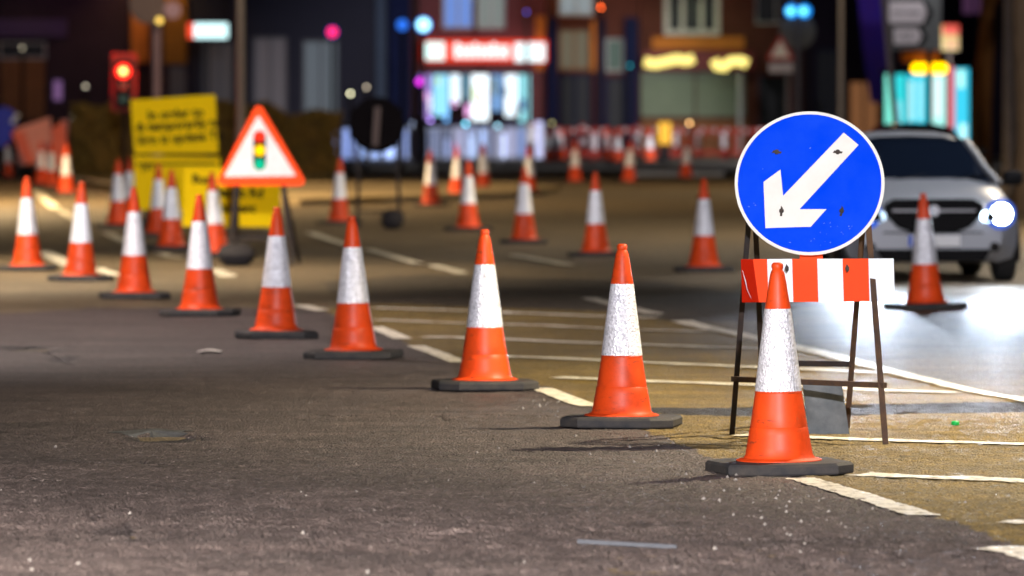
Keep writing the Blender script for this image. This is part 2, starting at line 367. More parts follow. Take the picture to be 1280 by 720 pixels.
street_lamp((-9.5, 60, 0), (1.4, 0), 12000, (1.0, .80, .55), 'street lamp left of the row of cones', 8, spot=104)
street_lamp((11.5, 78, 0), (-1.4, 0), 10000, (1.0, .84, .62), 'street lamp beyond the silver car at the right', 8)
street_lamp((-14, 104, 0), (1.4, 0), 24000, SOD, 'street lamp left of the hedge, outside the frame', 8)
street_lamp(tuple(G(301, 225, .12)), (0, -1.2), 2600, SOD, 'street lamp column rising out of the brown hedge', 8.5, r0=.10)
street_lamp(tuple(G(1051, 232)), (0, -1.2), 2600, SOD, 'thin street lamp column right of the triangular sign on its pole', 8.5, r0=.065)
def floodlight(loc, aim, power, spot, label, h=4.2):  # unseen floodlights, added to brighten the far cones, signs and posts
    t = empty('added_floodlight', loc, 0, label, 'floodlight', 'added floodlights beside the road')
    MB().tube([(0, 0, .9), (0, 0, h)], .03).build('mast', GALV, t, True)
    for k in range(3):
        a = k * 2.094 + .4; MB().tube([(0, 0, 1.3), (.75 * math.cos(a), .75 * math.sin(a), 0)], .02).build('leg', GALV, t, True)
    d = (Vector(aim) - Vector(loc) - Vector((0, 0, h))).normalized(); yaw = math.atan2(-d.x, d.y)
    hd = MB().box((0, 0, h + .1), (.5, .12, .34), rz=yaw, bev=.02).build('lamp_head', GALV, t, True)
    MB().box(tuple(Vector((0, 0, h + .1)) + d * .075), (.44, .02, .28), rz=yaw).build('lens', emit('flood_glow', (1, .95, .9), 20), hd)
    point('added_flood_light', tuple(Vector((0, 0, h + .1)) + d * .14), power, (1, .95, .95), .15, t, spot=spot, target=tuple(Vector(aim) - Vector(loc)), blend=.6)
floodlight((-7.2, 43, 0), (-2.5, 84, .3), 10000, 34, 'added tripod floodlight left of the frame facing down the road')
floodlight((15.2, 152, 0), (4.6, 177, .2), 34000, 27, 'added tripod floodlight right of the frame facing the far barriers', 3)

# ------------------------------------------------------------------ traffic cones
ORNG, n_, b_ = newmat('orange_pvc')
tc_ = n_.nodes.new('ShaderNodeTexCoord'); oi = n_.nodes.new('ShaderNodeObjectInfo')
mp_ = n_.nodes.new('ShaderNodeVectorMath'); mp_.operation = 'ADD'; n_.links.new(tc_.outputs['Object'], mp_.inputs[0]); n_.links.new(oi.outputs['Random'], mp_.inputs[1])
t_ = noise(n_, 9, 5, .7, mp_.outputs[0]); t3 = noise(n_, 60, 3, .7, mp_.outputs[0])
hue = n_.nodes.new('ShaderNodeHueSaturation'); hm = n_.nodes.new('ShaderNodeMapRange'); n_.links.new(oi.outputs['Random'], hm.inputs[0])
hm.inputs[3].default_value = .82; hm.inputs[4].default_value = 1.08; n_.links.new(hm.outputs[0], hue.inputs['Value'])
dr = ramp(n_, t_.outputs[0], [(.42, (.72, .064, .008)), (.78, (.44, .042, .008))])
mps = n_.nodes.new('ShaderNodeMapping'); mps.inputs['Scale'].default_value = (5, 5, 22); mps.inputs['Rotation'].default_value = (.3, .2, 0); n_.links.new(mp_.outputs[0], mps.inputs[0])
scf = ramp(n_, noise(n_, 1.6, 4, .75, mps.outputs[0]).outputs[0], [(.60, (0, 0, 0)), (.68, (.75, .75, .75))])
n_.links.new(mixc(n_, scf.outputs[0], dr.outputs[0], (.10, .035, .018)), hue.inputs['Color']); n_.links.new(hue.outputs[0], b_.inputs['Base Color'])
b_.inputs['Roughness'].default_value = .45; b_.inputs['Specular IOR Level'].default_value = .3; bump(n_, b_, t3.outputs[0], .12, .002)
SLEEVE, n_, b_ = newmat('reflective_sleeve')
tc_ = n_.nodes.new('ShaderNodeTexCoord'); v_ = n_.nodes.new('ShaderNodeTexVoronoi'); v_.inputs['Scale'].default_value = 80; n_.links.new(tc_.outputs['Object'], v_.inputs[0])
t_ = noise(n_, 12, 5, .7, tc_.outputs['Object'])
c1 = ramp(n_, t_.outputs[0], [(.28, (.66, .66, .74)), (.46, (.95, .95, 1.0))])
c2 = ramp(n_, v_.outputs['Color'], [(0.15, (.66,) * 3), (.6, (1, 1, 1))])
n_.links.new(mixc(n_, 1, c1.outputs[0], c2.outputs[0], 'MULTIPLY'), b_.inputs['Base Color'])
b_.inputs['Roughness'].default_value = .38; b_.inputs['Metallic'].default_value = .32; b_.inputs['Specular IOR Level'].default_value = .5
bump(n_, b_, v_.outputs['Distance'], .7, .008)
RUB = mat('recycled_rubber', (0.024, 0.025, 0.028), .75, scale=10, var=.3, dirt=(.09, .075, .06), dirt_amt=.5, bstr=.5)
SEAM = mat('sleeve_seam', (.18, .18, .2), .6)
def rad(z):
    P = [(.05, .168), (.12, .155), (.25, .132), (.383, .111), (.55, .0905), (.78, .0605), (.90, .043), (.955, .0325), (.962, .030)]
    for (a, ra), (b, rb) in zip(P, P[1:]):
        if z <= b: return ra + (rb - ra) * max(0, z - a) / (b - a)
    return P[-1][1]
def cone_proto():
    t = empty('traffic_cone')
    prof = [(0.205, .053), (.205, .060), (.19, .066), (.172, .070)] + [(rad(z), z) for z in (.085, .12, .18)] + [(rad(.212), .212), (rad(.214) - .002, .215), (rad(.22), .219)] + [(rad(z), z) for z in (.28, .34, .379)] + \
           [(rad(.381) + .003, .381), (rad(.386), .387)] + [(rad(z), z) for z in (.5, .65, .776)] + [(rad(.782) + .002, .782)] + [(rad(z), z) for z in (.84, .9, .945)] + \
           [(.029, .958), (.0255, .964), (.0265, .968), (.0285, .973), (.0285, .984), (.026, .992), (.018, .998), (.012, .998), (.011, .985), (0, .985)]
    MB().lathe(prof, 48).build('cone_body', ORNG, t, True)
    sl = MB().lathe([(rad(z) + .0022, z) for z in (.387, .45, .55, .65, .72, .778)], 48).build('reflective_sleeve', SLEEVE, t, True)
    a = -math.pi / 2 + .45
    MB().lathe([(rad(z) + .003, z) for z in (.388, .55, .65, .777)], 2, a0=a, a1=a + .022).build('seam', SEAM, sl)
    c = .11; h = .31
    oc = [(-h + c, -h), (h - c, -h), (h, -h + c), (h, h - c), (h - c, h), (-h + c, h), (-h, h - c), (-h, -h + c)]
    mb = MB(); sc_ = lambda k, z: [(x * k, y * k, z) for x, y in oc]
    vs = sc_(.985, .0) + sc_(1, .008) + sc_(1, .040) + sc_(.965, .053) + sc_(.70, .056)
    fs = [tuple(range(8))[::-1], tuple(range(32, 40))] + [(r * 8 + i, r * 8 + (i + 1) % 8, (r + 1) * 8 + (i + 1) % 8, (r + 1) * 8 + i) for r in range(4) for i in range(8)]
    mb.add(vs, fs); mb.build('base', RUB, t)
    return t
proto = cone_proto(); used = [False]
def cone(x, yb, label, group, rz=None, lean=(0, 0)):
    o = proto if not used[0] else copy_tree(proto); used[0] = True
    p = G(x, yb); z = float(height(p.x, p.y)) + .004 if p.y < 61 and abs(p.x) < 7.4 else -0.014
    if p.y > 165: z = 0.112
    o.location = (p.x, p.y, z); o.rotation_euler = (lean[0] + random.uniform(-.012, .012), lean[1] + random.uniform(-.014, .014), rz if rz is not None else random.uniform(-.5, .5))
    o.scale = (1, 1, random.uniform(.985, 1.015))
    tag(o, label, 'traffic cone', group); return o
FR = 'cones in the long front row across the road'
cone(974, 590, 'nearest cone, largest in the picture, in front of the striped board', FR, R(14))
cone(777, 533, 'second nearest cone, alone left of the black sign frame', FR, R(-9))
cone(606, 487, 'third cone of the front row, between pale lane dashes', FR, R(8))
cone(442, 448, 'fourth cone of the front row, right of the triangular sign frame', FR, R(-12))
cone(345, 422, 'fifth cone of the front row, under the right corner of the triangular sign', FR, R(5))
cone(250, 395, 'sixth cone of the front row, before the lower yellow notice', FR, R(-7), (0, -.01))
cone(168, 373, 'seventh cone of the front row, below the left edge of the yellow notices', FR, R(10))
cone(101, 351, 'eighth cone of the front row, second from the left frame edge', FR, R(-4))
cone(35, 338, 'farthest cone of the front row, beside the left frame edge', FR, R(3))
BR = 'cones in the back row across the junction'
cone(1157, 386, 'cone just in front of the silver car, right of the striped board', BR, R(20), (0, -.02))
cone(880, 340, 'cone left of the round blue sign on open tarmac', BR)
cone(745, 319, 'cone in the middle of the junction, between two shorter looking cones', BR)
cone(655, 303, 'cone of the back row right of centre with red cone close behind', BR)
cone(585, 287, 'cone of the back row above the third front cone', BR)
cone(424, 279, 'cone left of the black round sign back', BR)
cone(539, 257, 'cone right of the black round sign, before the lit shop', BR)
LR = 'cones grouped round the yellow notices'
cone(270, 320, 'cone leaning between yellow notice and triangular sign', LR, None, (0, -.06))
cone(214, 311, 'cone before the pair of stacked yellow notices, the nearer of two', LR)
cone(198, 294.5, 'cone before the pair of stacked yellow notices, the farther of two', LR)
cone(147, 283, 'cone left of the yellow notices, the brighter of two', LR)
cone(162, 279, 'dim cone close against the left edge of yellow notices', LR)
cone(83, 242, 'rightmost cone in front of the orange barrier sheet', LR)
cone(64, 234, 'middle cone in front of the orange barrier sheet', LR)
cone(51, 231, 'left cone of the touching pair before the orange barrier sheet', LR)
cone(9, 222, 'cone at the far left edge under the blue sign', LR)
FRr = 'far cones before the shop fronts'
cone(571, 247, 'dim far cone between two nearer cones left of centre', FRr)
cone(604, 239, 'faint far cone just behind the back row, left of centre', FRr)
cone(662, 243, 'red cone half hidden behind a nearer cone', FRr)
cone(719, 228, 'far cone left of the middle barriers', FRr)
cone(786, 228, 'far cone before the red and white barriers', FRr, None, (0, .05))
cone(857, 223, 'far cone below the small amber lamp', FRr, None, (0, .04))
cone(686, 207, 'tiny far cone beside the lit shop corner', FRr)
cone(700, 205.5, 'tiny far cone, second from the lit shop corner', FRr)
cone(757, 206, 'tiny far cone beside the navy shop pilaster', FRr)
cone(772, 208, 'tiny far cone right of the navy shop pilaster', FRr)
cone(812, 207, 'tiny far cone left of the yellow barrier lamp', FRr)
cone(1176, 214, 'tiny far cone behind the car roof', FRr)

# ------------------------------------------------------------------ the round blue keep-left sign on its A-frame
STEEL = mat('black_steel', (0.016, 0.014, 0.014), .6, .1, scale=14, var=.2, dirt=(.06, .03, .015), dirt_amt=.4, spec=.15)
RUST = mat('rusty_steel', (0.10, 0.055, 0.03), .75, .2, scale=18, var=.35, dirt=(.035, .03, .028), dirt_amt=.8, bstr=.6)
BLUE = mat('blue_sign_face', (0.0, 0.050, .72), .7, spec=.02, scale=5, var=.06, dirt=(.02, .10, .75), dirt_amt=.35, bstr=.02)
WHT = mat('white_sheeting', (.78, .77, .70), .65, spec=.12, scale=9, var=.06, dirt=(.6, .58, .5), dirt_amt=.35, bstr=.03)
REDS = mat('red_sheeting', (.88, .06, .006), .6, spec=.12, scale=7, var=.1, bstr=.02)
WHT2 = mat('white_board_sheeting', (.80, .84, .90), .6, spec=.12, scale=6, var=.05, dirt=(.6, .68, .8), dirt_amt=.4, bstr=.02)
BLK = mat('black_print', (.010, .010, .010), .8, spec=.03, bstr=0)
CLIP = mat('dark_clip', (.012, .011, .010), .6, .1, dirt=(.12, .07, .04))
BACK = mat('sign_back_grey', (.05, .05, .055), .6, .2)
YS = 29.75
SCR = mat('scuff', (.35, .5, .85), .5)
def local(x, y, Y=YS): return W(x, y, Y)
sg = empty('road_sign_frame', (G(1012, 549).x, YS, 0), 0, 'round blue keep left arrow sign with red and white striped board on black folding frame', 'road sign')
O = sg.location.copy()
def L(x, y, dy=0): return W(x, y, YS + dy) - O
zr = lambda p: Vector((p.x, p.y, max(p.z, 0.0)))
# legs: front pair and rear pair of angle iron
fl_t, fl_b = L(937, 262, .10), zr(Vector((L(915, 543).x, .48 - .05, 0)))
fl_b = G(915, 543) - O; fr_b = G(1107, 555) - O; fl_b.z = fr_b.z = .0
fl_t = L(938, 250, .30); fr_t = L(1083, 250, .12)
fl_b.z = float(height(fl_b.x + O.x, fl_b.y + O.y)); fr_b.z = float(height(fr_b.x + O.x, fr_b.y + O.y))
MB().bar(fl_b, fl_t, .028, .03).build('leg', STEEL, sg); MB().bar(fr_b, fr_t, .03, .03).build('leg', RUST, sg)
rl_b = Vector((L(955, 525, 1.3).x, 1.30, .0)); rr_b = Vector((L(1058, 530, 1.2).x, 1.15, .0)); rl_t = L(943, 250, .42); rr_t = L(1081, 250, .25)
MB().bar(rl_b, rl_t, .028, .03).build('leg', STEEL, sg); MB().bar(rr_b, rr_t, .028, .03).build('leg', RUST, sg)
lerpz = lambda a, b, z: a.lerp(b, (z - a.z) / (b.z - a.z))
za = 0.29
pa, pb_ = lerpz(fl_b, fl_t, .30), lerpz(fr_b, fr_t, .30)
MB().bar(pa + Vector((-.02, -.02, 0)), pb_ + Vector((.02, -.02, 0)), .028).build('crossbar', RUST, sg)
qa, qb = lerpz(rl_b, rl_t, .36), lerpz(rr_b, rr_t, .36)
MB().bar(qa, qb, .03).build('crossbar', STEEL, sg)
MB().bar(fl_t, fr_t, .03).build('crossbar', STEEL, sg); MB().bar(rl_t, rr_t, .025).build('crossbar', STEEL, sg)
# disc
cen = L(1012, 229, -.02); tilt = R(-7); yaw = R(-3)
MD = Matrix.Translation(cen) @ Matrix.Rotation(yaw, 4, 'Z') @ Matrix.Rotation(tilt, 4, 'X') @ FACE
S = YS / F
ell = lambda r, k=1.035: [(x * k, y) for x, y in circle(r, 96)]
disc = MB().prism([(x, y) for x, y in ell(.378)], MD @ Matrix.Translation((0, 0, -.012)), .012).build('disc', WHT, sg, True)
MB().prism(ell(.362), MD, .0025).build('blue_face', BLUE, disc, True)
q = lambda x, y: ((x - 1012) * S, (229 - y) * S)
arrow = [q(*p) for p in ((1054.5, 165.5), (1073, 181), (999.5, 261.7), (1033, 261.7), (1013.5, 283.7), (957, 285.5), (954.5, 227.5), (975.5, 212), (979, 245))]
MB().prism(arrow, MD @ Matrix.Translation((0, 0, .0026)), .0022).build('arrow', WHT, disc)
for x, y in ((971, 190), (1047, 190), (977, 264), (1052, 264)):      # hose clips bolted through the face
    u, v = q(x, y); mb = MB(); Mx = MD @ Matrix.Translation((u, v, .005))
    horiz = y < 200
    mb.prism(circle(.013, 10), Mx, .014); a = (.052, .013) if horiz else (.013, .055)
    mb.prism([(-a[0] / 2, -a[1] / 2), (a[0] / 2 * .8, -a[1] / 2), (a[0] / 2, a[1] / 2 * .6), (-a[0] / 2 * .7, a[1] / 2)], Mx @ Matrix.Rotation(R(random.uniform(-14, 14)), 4, 'Z'), .006)
    mb.build('fixing_clip', CLIP, disc)
mb = MB()                                                             # scratches in the sheeting
for i in range(30):
    a = random.uniform(0, 2 * math.pi); r = .35 * math.sqrt(random.random()); u, v = r * math.cos(a), r * math.sin(a)
    if i < 22: u, v = random.uniform(-.05, .25), random.uniform(-.33, -.2)
    if u * u + v * v > .34 ** 2: continue
    l = random.uniform(.002, .009); th = random.uniform(-.5, 1.0)
    mb.prism([(-l / 2, -.0008), (l / 2, -.0006), (l / 2, .0006), (-l / 2, .0009)], MD @ Matrix.Translation((u, v, .0026)) @ Matrix.Rotation(th, 4, 'Z'), .0004)
mb.build('scratches', SCR, disc, kind='stuff')
# striped board
mb = MB(); xs = [926, 959, 990, 1021.5, 1053, 1085.5, 1117]
bt = lambda x: L(x, 324 - (x - 926) / 191 * 1.0, -.03 + (1117 - x) / 191 * .05); bb = lambda x: L(x + (1.5), 378 - (x - 926) / 191 * 1.5, -.045 + (1117 - x) / 191 * .05)
def quad3(p, t, m, name, par):
    n_ = (p[1] - p[0]).cross(p[3] - p[0]).normalized() * t
    if n_.y > 0: n_ = -n_
    mb = MB(); vs = list(p) + [v + n_ for v in p]
    mb.add(vs, [(0, 1, 2, 3), (7, 6, 5, 4), (0, 4, 5, 1), (1, 5, 6, 2), (2, 6, 7, 3), (3, 7, 4, 0)]); return mb.build(name, m, par)
bo = quad3([bb(926), bb(1117), bt(1117), bt(926)], .004, BACK, 'striped_board', sg)
for i in range(6):
    d = Vector((0, -.0045, 0)); p = [bb(xs[i]) + d, bb(xs[i + 1]) + d, bt(xs[i + 1]) + d, bt(xs[i]) + d]
    quad3(p, .002 if i % 2 == 0 else .0024, REDS if i % 2 == 0 else WHT2, 'stripe', bo)
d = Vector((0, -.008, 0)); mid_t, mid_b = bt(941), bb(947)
quad3([bb(926) + d + Vector((0, .03, 0)) * 0, mid_b + d, mid_t + d, bt(926) + d], .0015, mat('shaded_red_sheeting', (.36, .012, .003), .9, spec=.02), 'shaded_end', bo)  # shade of the bent board end, painted as a darker red
MB().tube([L(928, 338, -.06), L(932, 352, -.06), L(934, 362, -.06), L(939, 373, -.06)], [.0005, .0016, .001, .0004], 6).build('crease_highlight', WHT2, bo)  # highlight along the bend, drawn as a thin white curve
for x, y in ((983, 335), (1058.5, 335)):
    p = L(x, y, -.06); mb = MB(); M0 = Matrix.Translation(p) @ FACE
    mb.prism([(-.009, 0), (0, .022), (.012, .004), (.012, -.012), (.002, -.022), (-.006, -.010)], M0, .012); mb.build('fixing_clip', CLIP, bo)
MB().box(L(1014, 320, .02), (.12, .01, .05)).build('bracket_plate', REDS, sg)
# rubber weight slung on the rear crossbar
WTM = mat('grey_rubber_weight', (.085, .095, .10), .62, scale=7, var=.35, dirt=(.17, .18, .18), dirt_amt=.7, bstr=.4)
wp = [W(x, y, 30.35) for x, y in ((1003, 478), (1052, 479), (1063, 551), (1012, 554))]
mb = MB(); nx, nz = 8, 10; vs = []
for s_ in (0, 1):
    for j in range(nz + 1):
        for i in range(nx + 1):
            a = wp[0].lerp(wp[1], i / nx); b2 = wp[3].lerp(wp[2], i / nx); p = a.lerp(b2, j / nz)
            th = .012 + .03 * math.sin(math.pi * i / nx) ** .5 * math.sin(math.pi * (j + .6) / (nz + 1)) + random.uniform(-.003, .003)
            vs.append(p + Vector((0, th if s_ else -th, 0)))
nn = (nx + 1) * (nz + 1); fs = []
for j in range(nz):
    for i in range(nx):
        k = j * (nx + 1) + i; fs += [(k, k + nx + 1, k + nx + 2, k + 1), (nn + k, nn + k + 1, nn + k + nx + 2, nn + k + nx + 1)]
ring = [i for i in range(nx + 1)] + [(j + 1) * (nx + 1) + nx for j in range(nz)] + [nz * (nx + 1) + i for i in range(nx - 1, -1, -1)] + [j * (nx + 1) for j in range(nz - 1, 0, -1)]
for a, b2 in zip(ring, ring[1:] + ring[:1]): fs.append((a, b2, nn + b2, nn + a))
zmin = min(v.z for v in vs); vs = [v - Vector((0, 0, zmin - float(height(v.x, 30.35)) - .002)) if False else v for v in vs]
mb.add(vs, fs); mb.build('frame_weight', WTM, None, True, label='grey rubber weight hanging in the black sign frame beside the nearest cone', cat='frame weight')

# ------------------------------------------------------------------ yellow notices and the triangular sign
YEL = mat('yellow_sign_face', (.98, .64, .0), .7, spec=.1, scale=4, var=.08, bstr=.02, dirt=(.85, .5, .0), dirt_amt=.3)
def notice(corn, Y, lines, label, size, legx=None, band=False, tx=.5):
    c = [W(x, y, Y) for x, y in corn]; base = Vector(((c[0].x + c[1].x) / 2, Y, -.016))
    t = empty('notice_board', base, 0, label, 'road notice', 'yellow notices at the road works')
    c = [p - base for p in c]; quad3([c[3], c[2], c[1], c[0]], .006, BACK, 'back_panel', t)
    f = quad3([p + Vector((0, -.007, 0)) for p in (c[3], c[2], c[1], c[0])], .002, YEL, 'yellow_face', t)
    ux = (c[1] - c[0]).normalized(); ang = math.atan2(ux.z, ux.x)
    for i, (s, fx, fy) in enumerate(lines):
        top = c[0].lerp(c[1], fx); bot = c[3].lerp(c[2], fx); p = top.lerp(bot, fy) + Vector((0, -.011, 0))
        text_mesh('lettering', s, size, Matrix.Translation(p) @ Matrix.Rotation(-ang, 4, 'Y') @ FACE, BLK, f)
    if band:
        MB().box((c[0].lerp(c[1], .5) + c[3].lerp(c[2], .5)) / 2 * 0 + c[0].lerp(c[1], .5) + Vector((0, -.014, -.10)), ((c[1] - c[0]).length * .92, .004, .03)).build('black_line', BLK, f)
    if legx:
        for x in legx:
            a = W(x, corn[0][1], Y + .02) - base; a.y = .02
            MB().bar((a.x, .05, 0), (a.x, .03, a.z), .045).build('leg', STEEL, t); MB().bar((a.x, .85, 0), (a.x, .05, a.z * .92), .04).build('leg', STEEL, t)
        z = .25; MB().bar((W(legx[0], 200, Y).x - base.x, .05, z), (W(legx[-1], 200, Y).x - base.x, .05, z), .035).build('crossbar', STEEL, t)
    return t
notice([(163, 125), (269, 118), (273, 191), (168, 192)], 80, [('In order to', .52, .30), ('& temporarily to', .55, .50), ('Sign is update To', .56, .73)], 'upper yellow notice with black lettering, topmost of the stacked pair', .175, (180, 262))
notice([(167, 195), (275, 197), (277, 262), (169, 262)], 79.6, [('(01', .16, .20)], 'lower yellow notice under the topmost one, its face hidden by cones', .14, None, band=True)
notice([(230, 209), (351, 212), (350, 284), (228, 283)], 68, [('Bus', .18, .20), ('Bands Rd', .58, .42), ('current', .55, .68)], 'yellow notice behind the triangular sign with lettering half covered', .15, (240, 345))
TB = W(325, 330, 63.5); TB.z = -.016
tr = empty('warning_sign', (TB.x, 63.5, -.016), 0, 'red bordered triangular traffic signals ahead sign on black frame', 'warning sign')
tO = tr.location.copy()
def rtri(pts, r, n=6):
    out = []
    for i in range(3):
        p0, p, p1 = Vector(pts[i - 1]), Vector(pts[i]), Vector(pts[(i + 1) % 3]); a = (p0 - p).normalized(); b = (p1 - p).normalized()
        h = a.angle(b) / 2; cc = p + (a + b).normalized() * r / math.sin(h); s = p + a * r / math.tan(h); e = p + b * r / math.tan(h)
        a0 = math.atan2((s - cc).y, (s - cc).x); a1 = math.atan2((e - cc).y, (e - cc).x); d = (a1 - a0 + math.pi) % (2 * math.pi) - math.pi
        out += [(cc.x + r * math.cos(a0 + d * k / n), cc.y + r * math.sin(a0 + d * k / n)) for k in range(n + 1)]
    return out
S6 = 63.5 / F; cT = W(325, 197, 63.5) - tO; MT = Matrix.Translation(cT) @ FACE
qt = lambda x, y: ((x - 325) * S6, (197 - y) * S6)
pl = MB().prism(rtri([qt(268, 232), qt(385, 232), qt(323, 126)], .055), MT @ Matrix.Translation((0, 0, -.008)), .008).build('triangle_plate', REDS, tr, True)
MB().prism(rtri([qt(280, 221), qt(370, 220), qt(323, 144)], .012), MT, .003).build('white_panel', mat('triangle_white', (.60, .62, .68), .7, spec=.05), pl)
hs = MB(); x0, x1, yt, ybm = 316.5, 332.5, 163, 213
hp = [qt(x0, yt + 8), qt(x0, ybm - 8)] + [qt(324.5 - 8 * math.cos(a), ybm - 8 + 8 * math.sin(a)) for a in np.linspace(.2, math.pi - .2, 7)] + [qt(x1, ybm - 8), qt(x1, yt + 8)] + [qt(324.5 + 8 * math.cos(a), yt + 8 - 8 * math.sin(a)) for a in np.linspace(.2, math.pi - .2, 7)]
hs.prism(hp, MT @ Matrix.Translation((0, 0, .0031)), .002); hs.build('signal_symbol', BLK, pl)
for yy, cc in ((170.5, (.75, .03, .01)), (188, (.95, .62, .0)), (205.5, (.0, .36, .22))):
    u, v = qt(324.5, yy); MB().prism(circle(.062, 24, u, v), MT @ Matrix.Translation((0, 0, .0052)), .002).build('symbol_light', mat('symbol_colour', cc, .7, bstr=0, spec=.05), pl)
for x, tx in ((286, 296), (366, 352)):
    a = W(x, 328, 63.5) - tO; b2 = W(tx, 222, 63.5) - tO
    MB().bar((a.x, 0, 0), (b2.x, .05, b2.z), .045).build('leg', STEEL, tr); MB().bar((a.x + .04, .9, 0), (b2.x, .1, b2.z), .045).build('leg', STEEL, tr)
MB().bar((W(286, 328, 63.5).x - tO.x, 0, .3), (W(366, 328, 63.5).x - tO.x, 0, .3), .04).build('crossbar', STEEL, tr)
MB().bar((W(292, 228, 63.5).x - tO.x, .03, .93), (W(360, 228, 63.5).x - tO.x, .03, .93), .04).build('crossbar', STEEL, tr)
def sandbag(loc, s, label, m=None):
    mb = MB(); n1, n2 = 12, 8; vs = []
    for j in range(n2 + 1):
        th = math.pi * j / n2
        for i in range(n1):
            a = 2 * math.pi * i / n1; r = math.sin(th) ** .6
            p = Vector((s[0] / 2 * r * math.copysign(abs(math.cos(a)) ** .6, math.cos(a)), s[1] / 2 * r * math.copysign(abs(math.sin(a)) ** .6, math.sin(a)), s[2] / 2 * (1 + math.cos(th) * .98)))
            vs.append(p * (1 + random.uniform(-.05, .05)) + Vector(loc))
    fs = [(j * n1 + i, j * n1 + (i + 1) % n1, (j + 1) * n1 + (i + 1) % n1, (j + 1) * n1 + i) for j in range(n2) for i in range(n1)]
    mb.add(vs, fs); o = mb.build('sandbag', m or SACK, None, True, label=label, cat='sandbag'); return o
SACK = mat('dark_sack', (.02, .018, .02), .85, scale=12)
p = G(304, 326); sandbag((p.x, 63.2, -.02), (.42, .5, .26), 'black sandbag on the foot of the triangular sign frame')

# round sign seen from behind
bs = empty('sign_stand', (G(471, 288).x, 82.5, -.016), 0, 'round sign turned away showing its black back on thin stand', 'road sign')
bO = bs.location.copy(); cB = W(471, 156, 82.5) - bO; MBk = Matrix.Translation(cB) @ FACE
DKB = mat('dark_sign_back', (.005, .004, .005), .8, spec=.03)
MB().prism(circle(.405, 40), MBk, .012).build('disc', DKB, bs, True)
MB().prism([(-.07, -.30), (.02, -.30), (.06, .26), (-.03, .26)], MBk @ Matrix.Translation((0, 0, .013)), .02).build('back_channel', mat('channel', (.10, .07, .065), .6), bs)
for x in (446, 499): a = W(x, 288, 82.5).x - bO.x; MB().bar((a, 0, 0), (a * .9, .05, 1.15), .045).build('leg', STEEL, bs); MB().bar((a, .8, 0), (a * .9, .08, 1.15), .04).build('leg', STEEL, bs)
MB().bar((W(446, 288, 82.5).x - bO.x, 0, .25), (W(499, 288, 82.5).x - bO.x, 0, .25), .035).build('crossbar', STEEL, bs)
p = G(488, 288); sandbag((p.x, 82.2, -.02), (.34, .4, .30), 'black sandbag at the foot of the turned round sign')

# ------------------------------------------------------------------ silver car
SILV, n_, b_ = newmat('silver_paint'); b_.inputs['Base Color'].default_value = (.19, .20, .22, 1); b_.inputs['Metallic'].default_value = .25
b_.inputs['Roughness'].default_value = .38; b_.inputs['Coat Weight'].default_value = .35; b_.inputs['Coat Roughness'].default_value = .06
_t = noise(n_, 300, 2, .5); bump(n_, b_, _t.outputs[0], .02, .001)
MAROON = mat('dark_red_paint', (.10, .012, .010), .3, .2, coat=.8, bstr=0)
CGL = mat('car_glass', (.003, .005, .010), .06, 0, var=.05, bstr=0, spec=.7)
BPL = mat('black_plastic', (.006, .006, .007), .6, spec=.06); CHR = mat('chrome', (.16, .16, .17), .35, 1.0, var=.02, bstr=0)
TYR = mat('tyre_rubber', (.018, .018, .018), .85, bstr=.4, scale=20); RIM = mat('alloy', (.3, .3, .31), .35, .8)
HL = emit('headlamp_glow', (.80, .92, 1.0), 70); PLT = mat('number_plate', (.75, .77, .80), .4); PBL = mat('plate_blue', (.02, .08, .5), .4)
